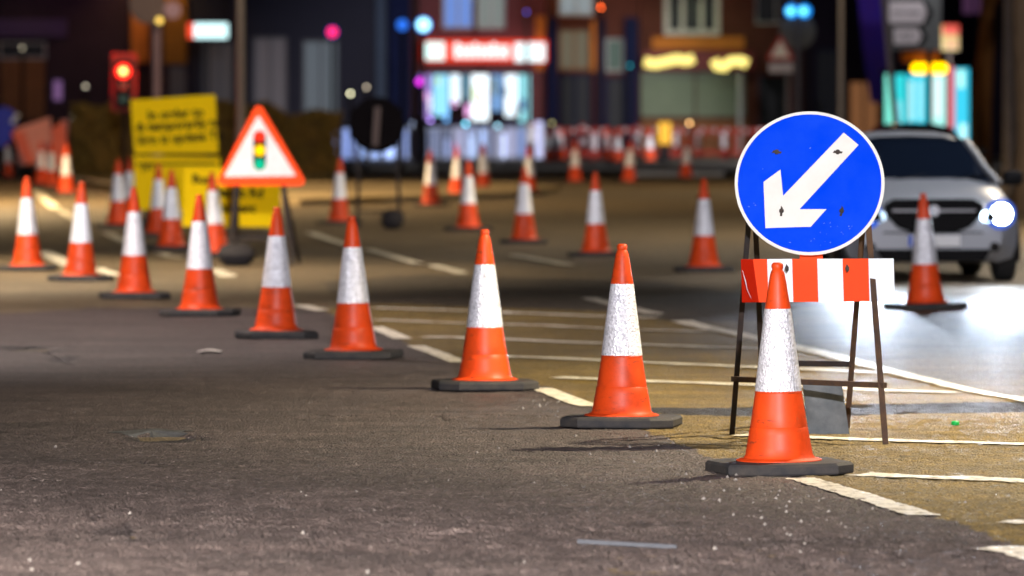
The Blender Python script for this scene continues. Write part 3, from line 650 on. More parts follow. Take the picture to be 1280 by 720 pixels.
def car(loc, rz, paint, label, lit, group=None, power=0):
    t = empty('car', loc, rz, label, 'car', group)                   # nose at local y=0, tail at +4.3
    # lower body: rings along the length
    st = [(-.00, .70, .30, .60), (.05, .80, .24, .70), (.18, .875, .20, .76), (.5, .905, .19, .85), (1.0, .91, .19, .93), (1.35, .91, .19, .985), (1.7, .91, .19, 1.0), (2.6, .915, .19, 1.0), (3.4, .90, .20, 1.02), (4.0, .87, .26, 1.0), (4.25, .78, .34, .86)]
    vs = []; fs = []; m = 15
    for y, wd, zb, zt in st:
        h = zt - zb
        crown = .055 if y < 1.4 else .03
        half = [(0, zb), (.75 * wd, zb), (.93 * wd, zb + .05), (.985 * wd, zb + .30 * h), (1.0 * wd, zb + .62 * h), (.96 * wd, zb + .86 * h), (.86 * wd, zt), (.5 * wd, zt + crown)]
        full = half + [(-x, z) for x, z in half[:0:-1]]
        m = len(full); vs += [(x, y + (.30 * (abs(x) / .9) ** 3 if y < .1 else .0 if y > 3.9 else .12 * (abs(x) / .9) ** 3 * max(0, 1 - y)), z) for x, z in full]
    for r in range(len(st) - 1):
        for i in range(m): fs.append((r * m + i, r * m + (i + 1) % m, (r + 1) * m + (i + 1) % m, (r + 1) * m + i))
    fs += [tuple(range(m)), tuple((len(st) - 1) * m + i for i in range(m))[::-1]]
    b = MB().add(vs, fs).build('body', paint, t, True)
    # greenhouse
    gs = [(1.22, .79, .985, .74, .99), (1.45, .785, .985, .69, 1.12), (1.75, .79, .99, .62, 1.29), (2.08, .79, .99, .555, 1.43), (2.4, .79, .99, .54, 1.475), (3.0, .79, .99, .535, 1.48), (3.6, .78, 1.0, .52, 1.44), (4.0, .75, 1.0, .50, 1.29), (4.18, .73, .95, .58, 1.02)]
    vs = []; fs = []; roofv = []
    for y, wb, zb, wt, zt in gs: vs += [(-wb, y, zb), (-wt, y, zt - .02), (-wt * .6, y, zt), (0, y, zt + .01), (wt * .6, y, zt), (wt, y, zt - .02), (wb, y, zb)]
    for r in range(len(gs) - 1):
        for i in range(6): fs.append((r * 7 + i, r * 7 + i + 1, (r + 1) * 7 + i + 1, (r + 1) * 7 + i))
    MB().add(vs, fs).build('windows', CGL, t, True)
    rf = [g for g in gs if 2.05 < g[0] < 4.05]; vs = []; fs = []
    for y, wb, zb, wt, zt in rf: vs += [(-wt - .05, y, zt - .085), (-wt * .97, y, zt - .025), (-wt * .6, y, zt + .018), (0, y, zt + .028), (wt * .6, y, zt + .018), (wt * .97, y, zt - .025), (wt + .05, y, zt - .085)]
    for r in range(len(rf) - 1):
        for i in range(6): fs.append((r * 7 + i, r * 7 + i + 1, (r + 1) * 7 + i + 1, (r + 1) * 7 + i))
    MB().add(vs, fs).build('roof', paint, t, True)
    for s in (-1, 1):
        MB().tube([(s * .81, 1.2, .975), (s * .70, 1.5, 1.14), (s * .63, 1.78, 1.29), (s * .575, 2.1, 1.41)], .035, 8).build('windscreen_pillar', paint, t, True)
        MB().tube([(s * .80, 2.75, .98), (s * .57, 2.8, 1.44)], .03, 8).build('door_pillar', paint, t, True)
        mm = MB().box((s * 1.0, 1.55, 1.03), (.20, .12, .15), bev=.04).build('wing_mirror', BPL, t, True)
        MB().bar((s * .86, 1.58, .97), (s * .96, 1.56, 1.0), .04).build('mirror_arm', BPL, mm)
        for y in (.78, 3.42):
            Mw = Matrix.Translation((s * .80, y, .315)) @ Matrix.Rotation(math.pi / 2, 4, 'Y')
            wh = MB().lathe([(.20, -.10), (.28, -.105), (.315, -.08), (.32, 0), (.315, .08), (.28, .105), (.20, .10), (.20, -.10)], 28, M=Mw).build('tyre', TYR, t, True)
            rm = MB().lathe([(0, .03), (.05, .05), (.06, .04), (.19, .02), (.205, .09), (.205, -.09), (0, -.05)] if s > 0 else [(0, -.03), (.05, -.05), (.06, -.04), (.19, -.02), (.205, -.09), (.205, .09), (0, .05)], 24, M=Mw)
            rm.build('rim', RIM, wh, True)
            ar = MB().prism([(.385 * math.cos(a), .385 * math.sin(a)) for a in np.linspace(-.3, math.pi + .3, 20)], Matrix.Translation((s * .895, y, .315)) @ Matrix.Rotation(math.pi / 2, 4, 'Z') @ Matrix.Rotation(math.pi / 2, 4, 'X'), .025 if s > 0 else .025)
            ar.build('wheel_arch', BPL, t)
        # headlamp: housing, lens
        hx = s * .66
        hh = MB().prism([(s * -.17, -.075), (s * .15, -.06), (s * .185, .075), (s * .10, .095), (s * -.13, .03)][::s], Matrix.Translation((hx, .075, .685)) @ Matrix.Rotation(R(s * 16), 4, 'Z') @ Matrix.Rotation(R(-14), 4, 'X') @ FACE, .05).build('headlight', BPL if lit else CGL, t)
        if lit:
            MB().prism(circle(.10, 20, s * .02, .0), Matrix.Translation((hx, .02, .69)) @ FACE, .012).build('lamp_lens', HL if s > 0 else emit('dim_headlamp_glow', (.7, .85, 1), 3), hh)
            MB().prism(circle(.155, 24, s * .01, .0), Matrix.Translation((hx, .028, .69)) @ FACE, .004).build('lamp_halo', emit('blue_halo', (.03, .16, 1), .7), hh)  # lens glow round the headlamp, imitated by a dim emissive disc
            MB().prism(circle(.055, 20, s * -.13, -.02), Matrix.Translation((hx, .02, .685)) @ FACE, .012).build('lamp_lens', emit('side_glow', (.6, .8, 1), 14 if s > 0 else 2), hh)
        MB().prism(circle(.05, 18), Matrix.Translation((s * .62, .085, .36)) @ FACE, .02).build('fog_lamp', CGL, t)
    g = MB().prism([(-.40, .15), (-.50, .09), (-.47, -.02), (-.36, -.13), (-.22, -.18), (.22, -.18), (.36, -.13), (.47, -.02), (.50, .09), (.40, .15)], Matrix.Translation((0, .03, .69)) @ FACE, .045).build('grille', BPL, t)
    for z in (-.11, -.04, .10): MB().box((0, -.018, .69 + z), (.62 - abs(z) * .8 + (.2 if z > 0 else 0), .012, .012)).build('grille_bar', BPL, g)
    MB().box((0, -.022, .725), (.84, .014, .022), bev=.004).build('grille_bar', CHR, g)
    MB().prism(circle(.055, 20), Matrix.Translation((0, -.02, .725)) @ FACE, .012).build('badge', CHR, g)
    MB().prism([(-.58, .05), (-.5, -.07), (.5, -.07), (.58, .05)], Matrix.Translation((0, .0, .29)) @ FACE, .02).build('lower_intake', BPL, t)
    pp = MB().box((0, -.04, .425), (.52, .012, .11)).build('number_plate', PLT, t); MB().box((-.235, -.048, .425), (.045, .006, .11)).build('blue_band', PBL, pp)
    MB().box((0, .04, .505), (1.0, .02, .012)).build('bumper_line', BPL, t)
    for x, a in ((-.35, 18), (.25, 18)): MB().bar((x, 1.18, 1.0), (x + .45, 1.36, 1.065), .018).build('wiper', BPL, t)
    MB().box((0, 2.0, 1.36), (.2, .04, .06), bev=.01).build('rear_view_mirror', BPL, t)
    if lit and power:
        for s in (-1, 1):
            point('headlamp_beam', (s * .66, -.04, .69), power * 18, (.72, .83, 1.0), .05, t, spot=26, target=(s * .66 - 1.0, -20, .25), blend=1.0)
            point('headlamp_beam', (s * .66, -.03, .69), power, (.82, .90, 1.0), .05, t, spot=75, target=(s * .66 - .9, -20, .02), blend=.9)
    return t
cy = 56.6
car((G(1163, 352).x, cy, -.005), R(2.6), SILV, 'silver hatchback with lit headlamps waiting behind the round blue sign', True, None, 260)
car((W(1168, 160, 92).x, 92, -.016), R(4), MAROON, 'dark red car, only its roof seen above the silver car', False)

# ------------------------------------------------------------------ backdrop: shops, houses and street things
YB = 190.0
def wx(x, Y=YB): return W(x, 135, Y).x
def wz(y, Y=YB): return W(640, y, Y).z
def fbox(name, x0, x1, y0, y1, m, par, Y=YB, d=.1, out=0.0, bev=0):     # box on a facade given by photo extents; out = how far proud
    o = par.matrix_world.translation if par else Vector(); O2 = root_loc(par)
    X0, X1, Z0, Z1 = wx(x0, Y), wx(x1, Y), wz(y1, Y), wz(y0, Y); Z0 = max(Z0, .11)
    return MB().box(((X0 + X1) / 2 - O2.x, Y - out + d / 2 - O2.y, (Z0 + Z1) / 2 - O2.z), (X1 - X0, d, Z1 - Z0), bev=bev).build(name, m, par)
def root_loc(o):
    v = Vector()
    while o is not None: v = v + Vector(o.location); o = o.parent
    return v
def bld(name, x0, x1, top, wallm, label, Y=YB, cat='building', depth=9.0, holes=()):
    """building whose front wall is built round its openings (photo extents)"""
    X0, X1 = wx(x0, Y), wx(x1, Y); t = empty(name, ((X0 + X1) / 2, Y, .11), 0, label, cat); H = top
    O2 = t.location
    xs = sorted({X0, X1} | {wx(h[0], Y) for h in holes} | {wx(h[1], Y) for h in holes}); zs = sorted({0.11, H} | {max(.11, wz(h[2], Y)) for h in holes} | {max(.11, wz(h[3], Y)) for h in holes})
    mb = MB()
    for a, b in zip(xs, xs[1:]):
        for c, d in zip(zs, zs[1:]):
            mx, mz = (a + b) / 2, (c + d) / 2
            if any(wx(h[0], Y) < mx < wx(h[1], Y) and max(.11, wz(h[3], Y)) < mz < wz(h[2], Y) for h in holes): continue
            mb.box((mx - O2.x, .15, mz - O2.z), (b - a, .3, d - c))
    mb.box((0, depth, H / 2), (X1 - X0, .3, H)); mb.box(((X0 - X1) / 2 + .15, depth / 2 + .1, H / 2), (.3, depth - .4, H)); mb.box(((X1 - X0) / 2 - .15, depth / 2 + .1, H / 2), (.3, depth - .4, H))
    mb.build('wall', wallm, t)
    MB().add([((X0 - X1) / 2, -.3, H), ((X1 - X0) / 2, -.3, H), ((X1 - X0) / 2, depth + .3, H), ((X0 - X1) / 2, depth + .3, H), ((X0 - X1) / 2, depth / 2, H + 2.6), ((X1 - X0) / 2, depth / 2, H + 2.6)],
             [(0, 1, 5, 4), (2, 3, 4, 5), (0, 4, 3), (1, 2, 5), (0, 3, 2, 1)]).build('roof', SLATE, t)
    return t
def window(t, x0, x1, y0, y1, frm, pane, Y=YB, cols=1, name='window', fw=3, rec=.12):
    f = empty('window', (0, 0, 0)); f.parent = t; O2 = root_loc(t); X0, X1, Z0, Z1 = wx(x0, Y), wx(x1, Y), max(.12, wz(y1, Y)), wz(y0, Y); q = fw / 39.0
    bpy.data.objects.remove(f)
    mb = MB(); cx, cz = (X0 + X1) / 2, (Z0 + Z1) / 2
    for s in (0, 1):
        mb.box(((X0 + q / 2 if s == 0 else X1 - q / 2) - O2.x, Y + rec - O2.y, cz - O2.z), (q, .1, Z1 - Z0)); mb.box((cx - O2.x, Y + rec - O2.y, (Z0 + q / 2 if s == 0 else Z1 - q / 2) - O2.z), (X1 - X0 - 2 * q, .1, q))
    for k in range(1, cols): mb.box((X0 + (X1 - X0) * k / cols - O2.x, Y + rec - O2.y, cz - O2.z), (q * .8, .08, Z1 - Z0 - 2 * q))
    f = mb.build(name, frm, t)
    MB().box((cx - O2.x, Y + rec + .03 - O2.y, cz - O2.z), (X1 - X0 - 2 * q, .02, Z1 - Z0 - 2 * q)).build('pane', pane, f)
    return f
SLATE = mat('slate_roof', (.05, .05, .06), .6)
DKW = mat('dark_wall', (.035, .022, .035), .85, scale=1.2, var=.3); BRK = mat('red_brick', (.085, .026, .018), .85, scale=2.5, var=.3); BRK2 = mat('orange_brick', (.46, .16, .03), .85, scale=2, var=.25)
MRN = mat('maroon_paint', (.11, .015, .018), .5, scale=2); NVY = mat('navy_paint', (.006, .010, .045), .7, scale=2, spec=.08); BRN = mat('brown_timber', (.20, .09, .035), .7, scale=2, var=.3)
GRY = mat('grey_frame', (.34, .34, .35), .6); DGL = mat('dark_window_glass', (.008, .009, .014), .4, bstr=0, spec=.15); OLV = mat('olive_shutter', (.16, .20, .14), .6, scale=2, var=.12)
DGR = mat('dim_grey_door', (.10, .10, .115), .6, scale=3); VIO = mat('violet_paint', (.05, .02, .10), .5)
def added_wall_lamp(par, loc, power, col, spot, target):  # lamps added to light the dark building fronts
    O2 = root_loc(par); p = Vector(loc) - O2
    a = MB().tube([(p.x, p.y + .05, p.z + .12), (p.x, 0, p.z + .3)], .03, 8).build('added_lamp_arm', BPL, par, True)
    MB().lathe([(.05, .0), (.13, .10), (.06, .2), (0, .22)], 16, c=tuple(p)).build('added_lamp_shade', BPL, a, True)
    point('added_wall_light', tuple(p), power, col, .06, par, spot=spot, target=tuple(Vector(target) - O2))
# left block with brown garage doors
b1 = bld('terrace_house', -120, 161, 9.5, DKW, 'dark house at the far left with brown timber garage doors', holes=((-2, 58, 52, 150), (-100, -30, 60, 150), (64, 80, 98, 128), (20, 70, -60, -15)))
fbox('fascia_board', -60, 84, 24, 46, VIO, b1, out=.16, d=.155)
for a, b, c, d in ((0, 56, 74, 199),):
    g = fbox('garage_door', a, b, c, 150, BRN, b1, d=.08, out=-.1)
    for k in range(6): fbox('board', a + 1 + k * 9.3, a + 8 + k * 9.3, c + 2, 148, BRN, g, d=.03, out=-.069)
window(b1, -2, 58, 52, 74, GRY, DGL, cols=2); window(b1, 64, 80, 98, 128, VIO, emit('violet_glow', (.5, .25, .6), .35)); window(b1, -100, -30, 60, 150, GRY, DGL, cols=2); window(b1, 20, 70, -60, -15, GRY, DGL, cols=2)
added_wall_lamp(b1, (wx(110), YB - 3, 6.6), 60, (1, .12, .45), 150, (wx(100), YB, 2.5))
added_wall_lamp(b1, (wx(28), YB - 3, 5.4), 60, (1, .6, .3), 120, (wx(28), YB, 1.5))
# orange lit brick pier building
b2 = bld('corner_house', 163.5, 236, 9.5, DKW, 'narrow corner house with orange lit brick upper front', holes=((175, 192, -50, -10),))
fbox('brick_front', 164, 186, -9, 78, BRK2, b2, out=.14, d=.137); fbox('brick_front', 205, 234, -9, 80, mat('brown_brick', (.22, .10, .015), .85, scale=2), b2, out=.12, d=.117)
fbox('door', 212, 232, 82, 196, DGR, b2, out=.05, d=.048); window(b2, 175, 192, -50, -10, GRY, DGL)
added_wall_lamp(b2, (wx(178), YB - 1.6, 6.6), 150, (1, .55, .2), 110, (wx(180), YB, 3.8))
added_wall_lamp(b2, (wx(222), YB - 1.6, 6.6), 90, (1, .62, .2), 110, (wx(222), YB, 3.8))
# dark block
b3 = bld('office_building', 238, 514, 10.0, mat('blue_black_wall', (.014, .014, .028), .7, scale=1.2), 'wide dark building with three dim grey doors, left of the lit shop', holes=((252, 292, 50, 200), (316, 360, 46, 200), (378, 424, 50, 200), (440, 475, -60, -20)))
for k, (a, b, c, l, e) in enumerate(((252, 292, 50, 1, .03), (316, 360, 46, 1, .06), (378, 424, 50, 1, .12))):
    m = emit('dim_door_glow_%s' % 'abc'[k], ((.5, .45, .5), (.62, .5, .55), (.45, .6, .7))[k], e, (.1, .1, .11)); window(b3, a, b, c, 200, DGR, m, cols=2, name='glazed_door')
window(b3, 440, 475, -60, -20, GRY, DGL)
fbox('pilaster', 487, 512, -20, 199, NVY, b3, out=.16, d=.157); fbox('pilaster', 470, 482, -20, 199, mat('steel_blue_wall', (.03, .05, .09), .5), b3, out=.1, d=.098); added_wall_lamp(b3, (wx(340), YB - 3, 6.8), 16, (.55, .5, 1), 150, (wx(350), YB, 2))
added_wall_lamp(b3, (wx(455), YB - 3, 6.8), 34, (.3, .4, 1), 150, (wx(465), YB, 2))
fbox('cornice', 238, 513, -16, -8, DGR, b3, out=.25, d=.24)
# lit shop
b4 = bld('lit_shop', 515, 682, 9.5, MRN, 'brightly lit corner shop with red illuminated fascia', holes=((518, 664, 92, 199), (553, 632, -45, 36)))
fas = fbox('fascia', 527, 684, 50, 78, emit('fascia_red', (1, .045, .01), 1.0), b4, out=.5, d=.35)
WG = emit('white_glow', (.86, .97, 1.0), 1.7); WG2 = emit('letter_glow', (1, .9, .88), 1.6)
fbox('logo_panel', 529, 556, 53, 75, emit('cyan_white_glow', (.72, 1.0, .95), 1.5), fas, out=.54, d=.03, bev=.012)
fbox('logo_panel', 643, 681, 54, 77, emit('cyan_white_glow_b', (.78, .98, 1.0), 1.5), fas, out=.54, d=.03, bev=.012)
x = 568
for k, wd in enumerate((7, 6, 6, 5, 6, 7, 6, 5, 7)):
    fbox('letter', x, x + wd, 54 if k in (0, 3, 6) else 57, 73, WG2, fas, out=.54, d=.03); x += wd + 1.6
fbox('soffit', 524, 664, 78.5, 91, MRN, b4, out=.42, d=.27)
pan = [((.55, .35, 1.0), 1.0), ((.3, .75, 1), 1.5), ((.75, .9, 1), 2.0), ((.2, .5, .7), .6), ((.85, .95, 1), 2.2), ((.25, .5, .95), .9), ((.8, .92, 1), 2.0), ((.35, .9, 1), 1.5)]
bx = [519, 540, 562, 576, 588, 612, 630, 648, 663]
for k in range(8):
    c, s = pan[k]; y1 = (150, 146, 130, 125, 152, 140, 147, 158)[k]
    window(b4, bx[k], bx[k + 1], 92, y1, mat('shop_frame', (.05, .06, .08), .4), emit('shop_window_%s' % 'abcdefgh'[k], c, s * .8), name='shop_window', fw=1.2, cols=1)
for k in range(16):                                                   # goods and posters in the window
    a = 520 + k * 8.8 + random.uniform(-1, 1); y0 = random.uniform(95, 135); hh = random.uniform(8, 22)
    fbox('poster', a, a + random.uniform(3.5, 7), y0, y0 + hh, emit('poster_%s' % 'abcdefghijklmnop'[k], random.choice([(1, 1, 1), (.2, .5, 1), (.1, .75, .9), (.9, .4, .8), (.06, .15, .25), (.5, .6, .1), (.05, .1, .3)]), random.choice([.3, 1.4, 1.8])), b4, out=-.08, d=.02)
fbox('window_sill', 516, 666, 152, 156, NVY, b4, out=.2, d=.2)
window(b4, 553, 592, -45, 36, GRY, emit('upper_blue', (.2, .36, .9), .75), cols=2); window(b4, 596, 632, -45, 36, GRY, emit('upper_grey', (.35, .40, .38), .55), cols=2)
for k in range(9): fbox('stall_riser_panel', 518 + k * 16.2, 532 + k * 16.2, 158, 199, emit('riser_%s' % 'abcdefghi'[k], random.choice([(.35, .5, 1), (.5, .6, 1), (.6, .62, .95), (.3, .4, .8)]), random.choice([.25, .5, .8])), b4, out=-.1, d=.05)
# navy fronted shop
b5 = bld('navy_shopfront', 683.5, 799, 9.5, BRK, 'brick shop with navy pilasters between the lit shop and the shuttered one', holes=((698, 740, 92, 199), (698, 738, 36, 88), (757, 780, 48, 90), (698, 742, -40, 20), (757, 790, 96, 199)))
for a, b in ((685, 697), (746, 756), (781, 797)): fbox('pilaster', a, b, 22, 199, NVY, b5, out=.2, d=.197)
window(b5, 698, 740, 92, 199, NVY, DGL, cols=2); window(b5, 698, 738, 36, 88, BRN, emit('brown_room', (.35, .30, .2), .35), cols=2); window(b5, 757, 780, 48, 90, GRY, emit('teal_room', (.2, .3, .25), .35)); window(b5, 698, 742, -40, 20, GRY, emit('pale_room', (.45, .52, .55), .55), cols=2); window(b5, 757, 790, 96, 199, NVY, DGL)
fbox('orange_frame', 738.5, 745, 26, 90, BRK2, b5, out=.12, d=.117); fbox('orange_frame', 669, 682, 20, 88, BRK2, b5, out=.12, d=.117)
added_wall_lamp(b5, (wx(712), YB - 2.2, 6.2), 160, (1, .6, .3), 130, (wx(710), YB, 3.4))
# shuttered brick shop
b6 = bld('shuttered_shop', 800.5, 1003, 9.5, BRK, 'brick shop with olive shutters and two lit yellow signs', holes=((830, 900, -50, 44), (801, 868, 90, 146), (870, 932, 90, 146), (944, 996, -40, 30), (946, 990, 92, 199)))
window(b6, 830, 900, -50, 44, mat('white_frame', (.5, .5, .5), .6), DGL, cols=3, fw=7); window(b6, 944, 996, -40, 30, GRY, DGL, cols=2); window(b6, 946, 990, 92, 199, MRN, DGL, name='doorway')
for a, b in ((801, 868), (870, 932)):
    g = fbox('shutter', a, b, 90, 146, OLV, b6, d=.05, out=-.08)
    for k in range(14): fbox('slat', a + .5, b - .5, 91 + k * 3.9, 93.9 + k * 3.9, OLV, g, d=.02, out=-.055)
fbox('stone_band', 815, 930, 46, 62, BRK2, b6, out=.15, d=.147); fbox('fascia', 803, 942, 64, 88, MRN, b6, out=.3, d=.28)
YG = emit('yellow_glow', (1.0, .82, .22), 1.7)
for pts in ([(806, 77), (818, 80), (832, 77), (846, 74), (858, 76), (867, 73)], [(893, 75), (897, 83), (905, 84), (912, 77), (926, 76), (934, 80)]):
    O2 = root_loc(b6); MB().tube([W(x, y, YB - .5) - O2 for x, y in pts], .16, 8).build('lit_sign', YG, b6, True)
fbox('downpipe', 922, 927, 90, 199, mat('pale_pipe', (.45, .47, .5), .5), b6, out=.18, d=.12)
fbox('stall_riser', 801, 934, 150, 199, BRN, b6, out=.06, d=.057)
added_wall_lamp(b6, (wx(868), YB - 2.5, 6.5), 120, (1, .72, .42), 130, (wx(866), YB, 3.0))
added_wall_lamp(b6, (wx(868), YB - 3.0, 5.2), 150, (.8, 1, .6), 120, (wx(866), YB, 2.0))
b7 = bld('dark_office_block', 1004.5, 1420, 12, mat('plum_wall', (.016, .010, .026), .8, scale=1), 'dark plum coloured block at the right behind the bus shelter', holes=((1020, 1048, 60, 199), (1200, 1235, -40, 20), (1060, 1100, 100, 199)))
window(b7, 1020, 1048, 60, 199, NVY, DGL, cols=2); window(b7, 1200, 1235, -40, 20, NVY, emit('mauve_room', (.2, .08, .2), .25), cols=2); window(b7, 1060, 1100, 100, 199, NVY, emit('dim_orange_shop', (.6, .25, .1), .3), cols=2)
# lit projecting signs on the dark block
def hung_sign(x0, x1, y0, y1, Y, m, label, extra=None, pole=True, cat='lit sign'):
    t = empty('lit_sign', (wx((x0 + x1) / 2, Y), Y, .11 if Y > 165 else -.016), 0, label, cat)
    fr = MB().box((0, 0, (wz(y0, Y) + wz(y1, Y)) / 2 - t.location.z), (wx(x1, Y) - wx(x0, Y), .12, wz(y0, Y) - wz(y1, Y)), bev=.03).build('housing', BPL, t, True)
    MB().box((0, -.066, (wz(y0, Y) + wz(y1, Y)) / 2 - t.location.z), (wx(x1, Y) - wx(x0, Y) - .05, .012, wz(y0, Y) - wz(y1, Y) - .05)).build('face', m, t)
    if extra:
        for (a, b, c, d, mm) in extra: MB().box(((wx(a, Y) + wx(b, Y)) / 2 - t.location.x, -.08, (wz(c, Y) + wz(d, Y)) / 2 - t.location.z), (wx(b, Y) - wx(a, Y), .014, wz(c, Y) - wz(d, Y))).build('panel', mm, t)
    if pole: MB().tube([(0, .12, 0), (0, .12, wz(y1, Y) - t.location.z + .3)], .04).build('post', STEEL, t, True)
    return t
hung_sign(234, 286, 28, 49, 170, emit('pill_glow', (.66, .98, 1.0), 1.7), 'small white and cyan lit sign with a red end', [(234.5, 243, 29, 48, emit('pill_red', (1, .08, .03), 1.2))])
hung_sign(1174, 1199, 30, 64, 160, emit('ad_yellow', (.9, .65, .15), .8), 'small lit poster, red above yellow, over the bus shelter', [(1178, 1198, 31, 44, emit('ad_red', (1, .12, .08), .9)), (1182, 1196, 50, 60, emit('ad_orange', (1, .45, .15), .8))])

# ---- round signal lamps
def lamp_post(x, y, Y, rpx, m, label, ring=None, base_r=.05, cat='lit bollard sign', post=True, glow=None):
    z = wz(y, Y); r = rpx * Y / F; t = empty('round_lamp', (wx(x, Y), Y, .11 if Y > 165 else -.016), 0, label, cat); zz = z - t.location.z
    Mx = Matrix.Translation((0, 0, zz)) @ FACE
    MB().prism(circle(r * 1.25, 28), Mx @ Matrix.Translation((0, 0, -.12)), .1).build('housing', BPL, t, True)
    if ring: MB().prism(circle(r * 1.2, 28), Mx @ Matrix.Translation((0, 0, -.018)), .012).build('ring', ring, t, True)
    MB().prism(circle(r, 28), Mx, .02).build('lens', m, t, True)
    if post: MB().tube([(0, .06, 0), (0, .06, zz)], base_r).build('post', STEEL, t, True)
    if glow: point('lens_light', (0, -.25, zz), glow[0], glow[1], .08, t)
    return t
EB = emit('blue_glow', (.03, .20, 1.0), 1.1); EC = emit('cyan_glow', (.35, .80, 1.0), 3.0)
lamp_post(503, 31, 150, 7, EB, 'round blue lit lamp on a post, left of a brighter one')
lamp_post(529.5, 31, 150, 8, EC, 'round white and cyan lit lamp on a post, brightest of the pair', emit('blue_ring', (.02, .25, 1), 1.5))
lamp_post(415.5, 40, 165, 6.0, emit('pink_red_glow', (1, .02, .12), 2.2), 'round lamp with red centre and blue rim above the grey door', emit('blue_ring_b', (.03, .06, .8), .8))
lamp_post(525, 102, 168, 4.0, emit('magenta_glow', (1, .05, .9), 2.2), 'small magenta and blue lamp at the lit shop corner', emit('violet_ring', (.15, .0, 1), 1.2))
lamp_post(438, 117, 150, 1.6, emit('pale_yellow_glow', (1, .95, .6), 9), 'small pale yellow lamp above the black round sign back', cat='small lamp')
lamp_post(458, 109, 155, 1.4, emit('dim_yellow_glow', (.9, .75, .55), 5), 'small dim lamp right of the pale yellow one', cat='small lamp')
lamp_post(751, 9, 185, 1.4, emit('orange_glow', (1, .12, .02), 16), 'small orange red lamp high above the navy shop', cat='small lamp')
lamp_post(107, 108, 150, 1.2, emit('cream_glow', (.9, .8, .6), 5), 'small cream lamp left of the red signal', cat='small lamp')
lamp_post(90, 145, 150, 1.5, emit('cream_glow_b', (1, .9, .7), 5), 'low cream lamp at the left end of the hedge', cat='small lamp')
lamp_post(862, 154, 166, 1.5, emit('amber_glow', (1, .55, .2), 10), 'small amber lamp on the far barriers', cat='small lamp')
lamp_post(1199, 166, 160, 1.5, emit('warm_glow', (1, .8, .5), 10), 'small warm lamp beside the car roof', cat='small lamp')
lamp_post(1183, 172, 158, 1.3, emit('warm_glow_b', (1, .82, .6), 9), 'small warm lamp over the car roof beside the red edged panel', cat='small lamp')
lamp_post(1229, 150, 160, 1.2, emit('grey_glow', (.7, .75, .8), 5), 'small grey white lamp at the foot of the orange brown trunk', cat='small lamp')
lamp_post(1218, 190, 158, 1.3, emit('tail_red_glow', (1, .05, .02), 7), 'small red lamp right of the tall cyan panel', cat='small lamp')
lamp_post(658, 15, 186, 1.3, emit('dim_blue_glow', (.1, .12, .8), 4), 'small dim blue lamp high left of the navy shop', cat='small lamp')
lamp_post(787, 82, 184, 1.4, emit('teal_glow', (.02, .5, .6), 3), 'small teal lamp between navy shop and shuttered shop', cat='small lamp')
lamp_post(28, 60, 180, 1.3, emit('cream_glow_c', (.8, .7, .5), 3), 'small cream lamp in front of the garage doors', cat='small lamp')
lamp_post(112, 143, 152, 1.4, emit('rose_glow', (.8, .45, .4), 2.5), 'small rose lamp on top of the hedge, left end', cat='small lamp')
lamp_post(690, 154, 170, 1.4, emit('straw_glow', (.8, .7, .3), 3), 'small straw coloured lamp at the left end of the far barriers', cat='small lamp')
# ---- traffic signal
def signal(x, y, Y, label, lit='red', k=1.0):
    t = empty('traffic_signal', (wx(x, Y), Y, -.016), 0, label, 'traffic signal'); z = wz(y, Y) - t.location.z
    MB().tube([(0, .1, 0), (0, .1, z + .2)], .057, 12).build('pole', STEEL, t, True)
    MB().box((0, .02, z - .25), (.56, .02, 1.30), bev=.008).build('backing_board', mat('red_glow_board', (.34, .06, .06), .8), t)  # board coloured red to carry the signal's halo
    MB().box((0, -.1, z - .30), (.34, .2, 1.05), bev=.03).build('housing', BPL, t, True)
    for i, nm in enumerate(('red', 'amber', 'green')):
        zz = z - i * .31; on = nm == lit
        m = emit('red_signal_glow', (1, .42, .10), 9) if on else mat('unlit_' + nm, {'red': (.2, .01, .01), 'amber': (.2, .1, .0), 'green': (.0, .1, .05)}[nm], .3, bstr=0)
        l = MB().prism(circle(.068 if on else .1, 24), Matrix.Translation((0, -.205, zz)) @ FACE, .01).build('signal_lens', m, t, True)
        if on: MB().prism(circle(.16, 24), Matrix.Translation((0, -.2005, zz)) @ FACE, .003).build('lens_glow_ring', emit('red_rim_glow', (1, .02, .01), 5.0), l, True)  # emissive ring widened to imitate the red halo
        MB().lathe([(.13, 0), (.13, .17)], 16, M=Matrix.Translation((0, -.2, zz)) @ FACE, a0=.0, a1=math.pi).build('hood', BPL, l, True)
    if lit == 'red': point('signal_light', (0, -.55, z), 60, (1, .02, .01), .05, t)
    return t
signal(155, 89, 128, 'traffic signal showing a bright red light above the yellow notices')

# ---- poles, plates and direction signs
def pole(x, Y, ytop, r, m, label, name='post', cat='post'):
    p = Vector((wx(x, Y), Y, .11 if Y > 165 else -.016)); h = wz(ytop, Y) - p.z
    t = empty(name, p, 0, label, cat); MB().lathe([(0, 0), (r * 1.3, 0), (r * 1.3, .9), (r, 1.0), (r * .85, h), (0, h)], 12).build('shaft', m, t, True); return t, h
MAUVE = mat('mauve_grey_pole', (.17, .12, .16), .5, .2)
t, h = pole(196, 132, -80, .105, MAUVE, 'pale mauve pole with a white ball sign, behind the yellow notices')
MB().prism(circle(.42, 32), Matrix.Translation((-.20, -.12, wz(6, 132))) @ FACE, .02).build('sign_disc', mat('grey_disc', (.09, .07, .08), .6), t, True)
MB().prism(circle(.20, 24), Matrix.Translation((.38, -.14, wz(12, 132))) @ FACE, .02).build('small_disc', mat('lilac_disc', (.26, .18, .26), .5), t, True)
MB().prism(circle(.075, 20), Matrix.Translation((.08, -.22, wz(25, 132))) @ FACE, .03).build('reflector', emit('reflector_gleam', (1, .65, .12), 2.0), t, True)  # reflector's gleam made by emission
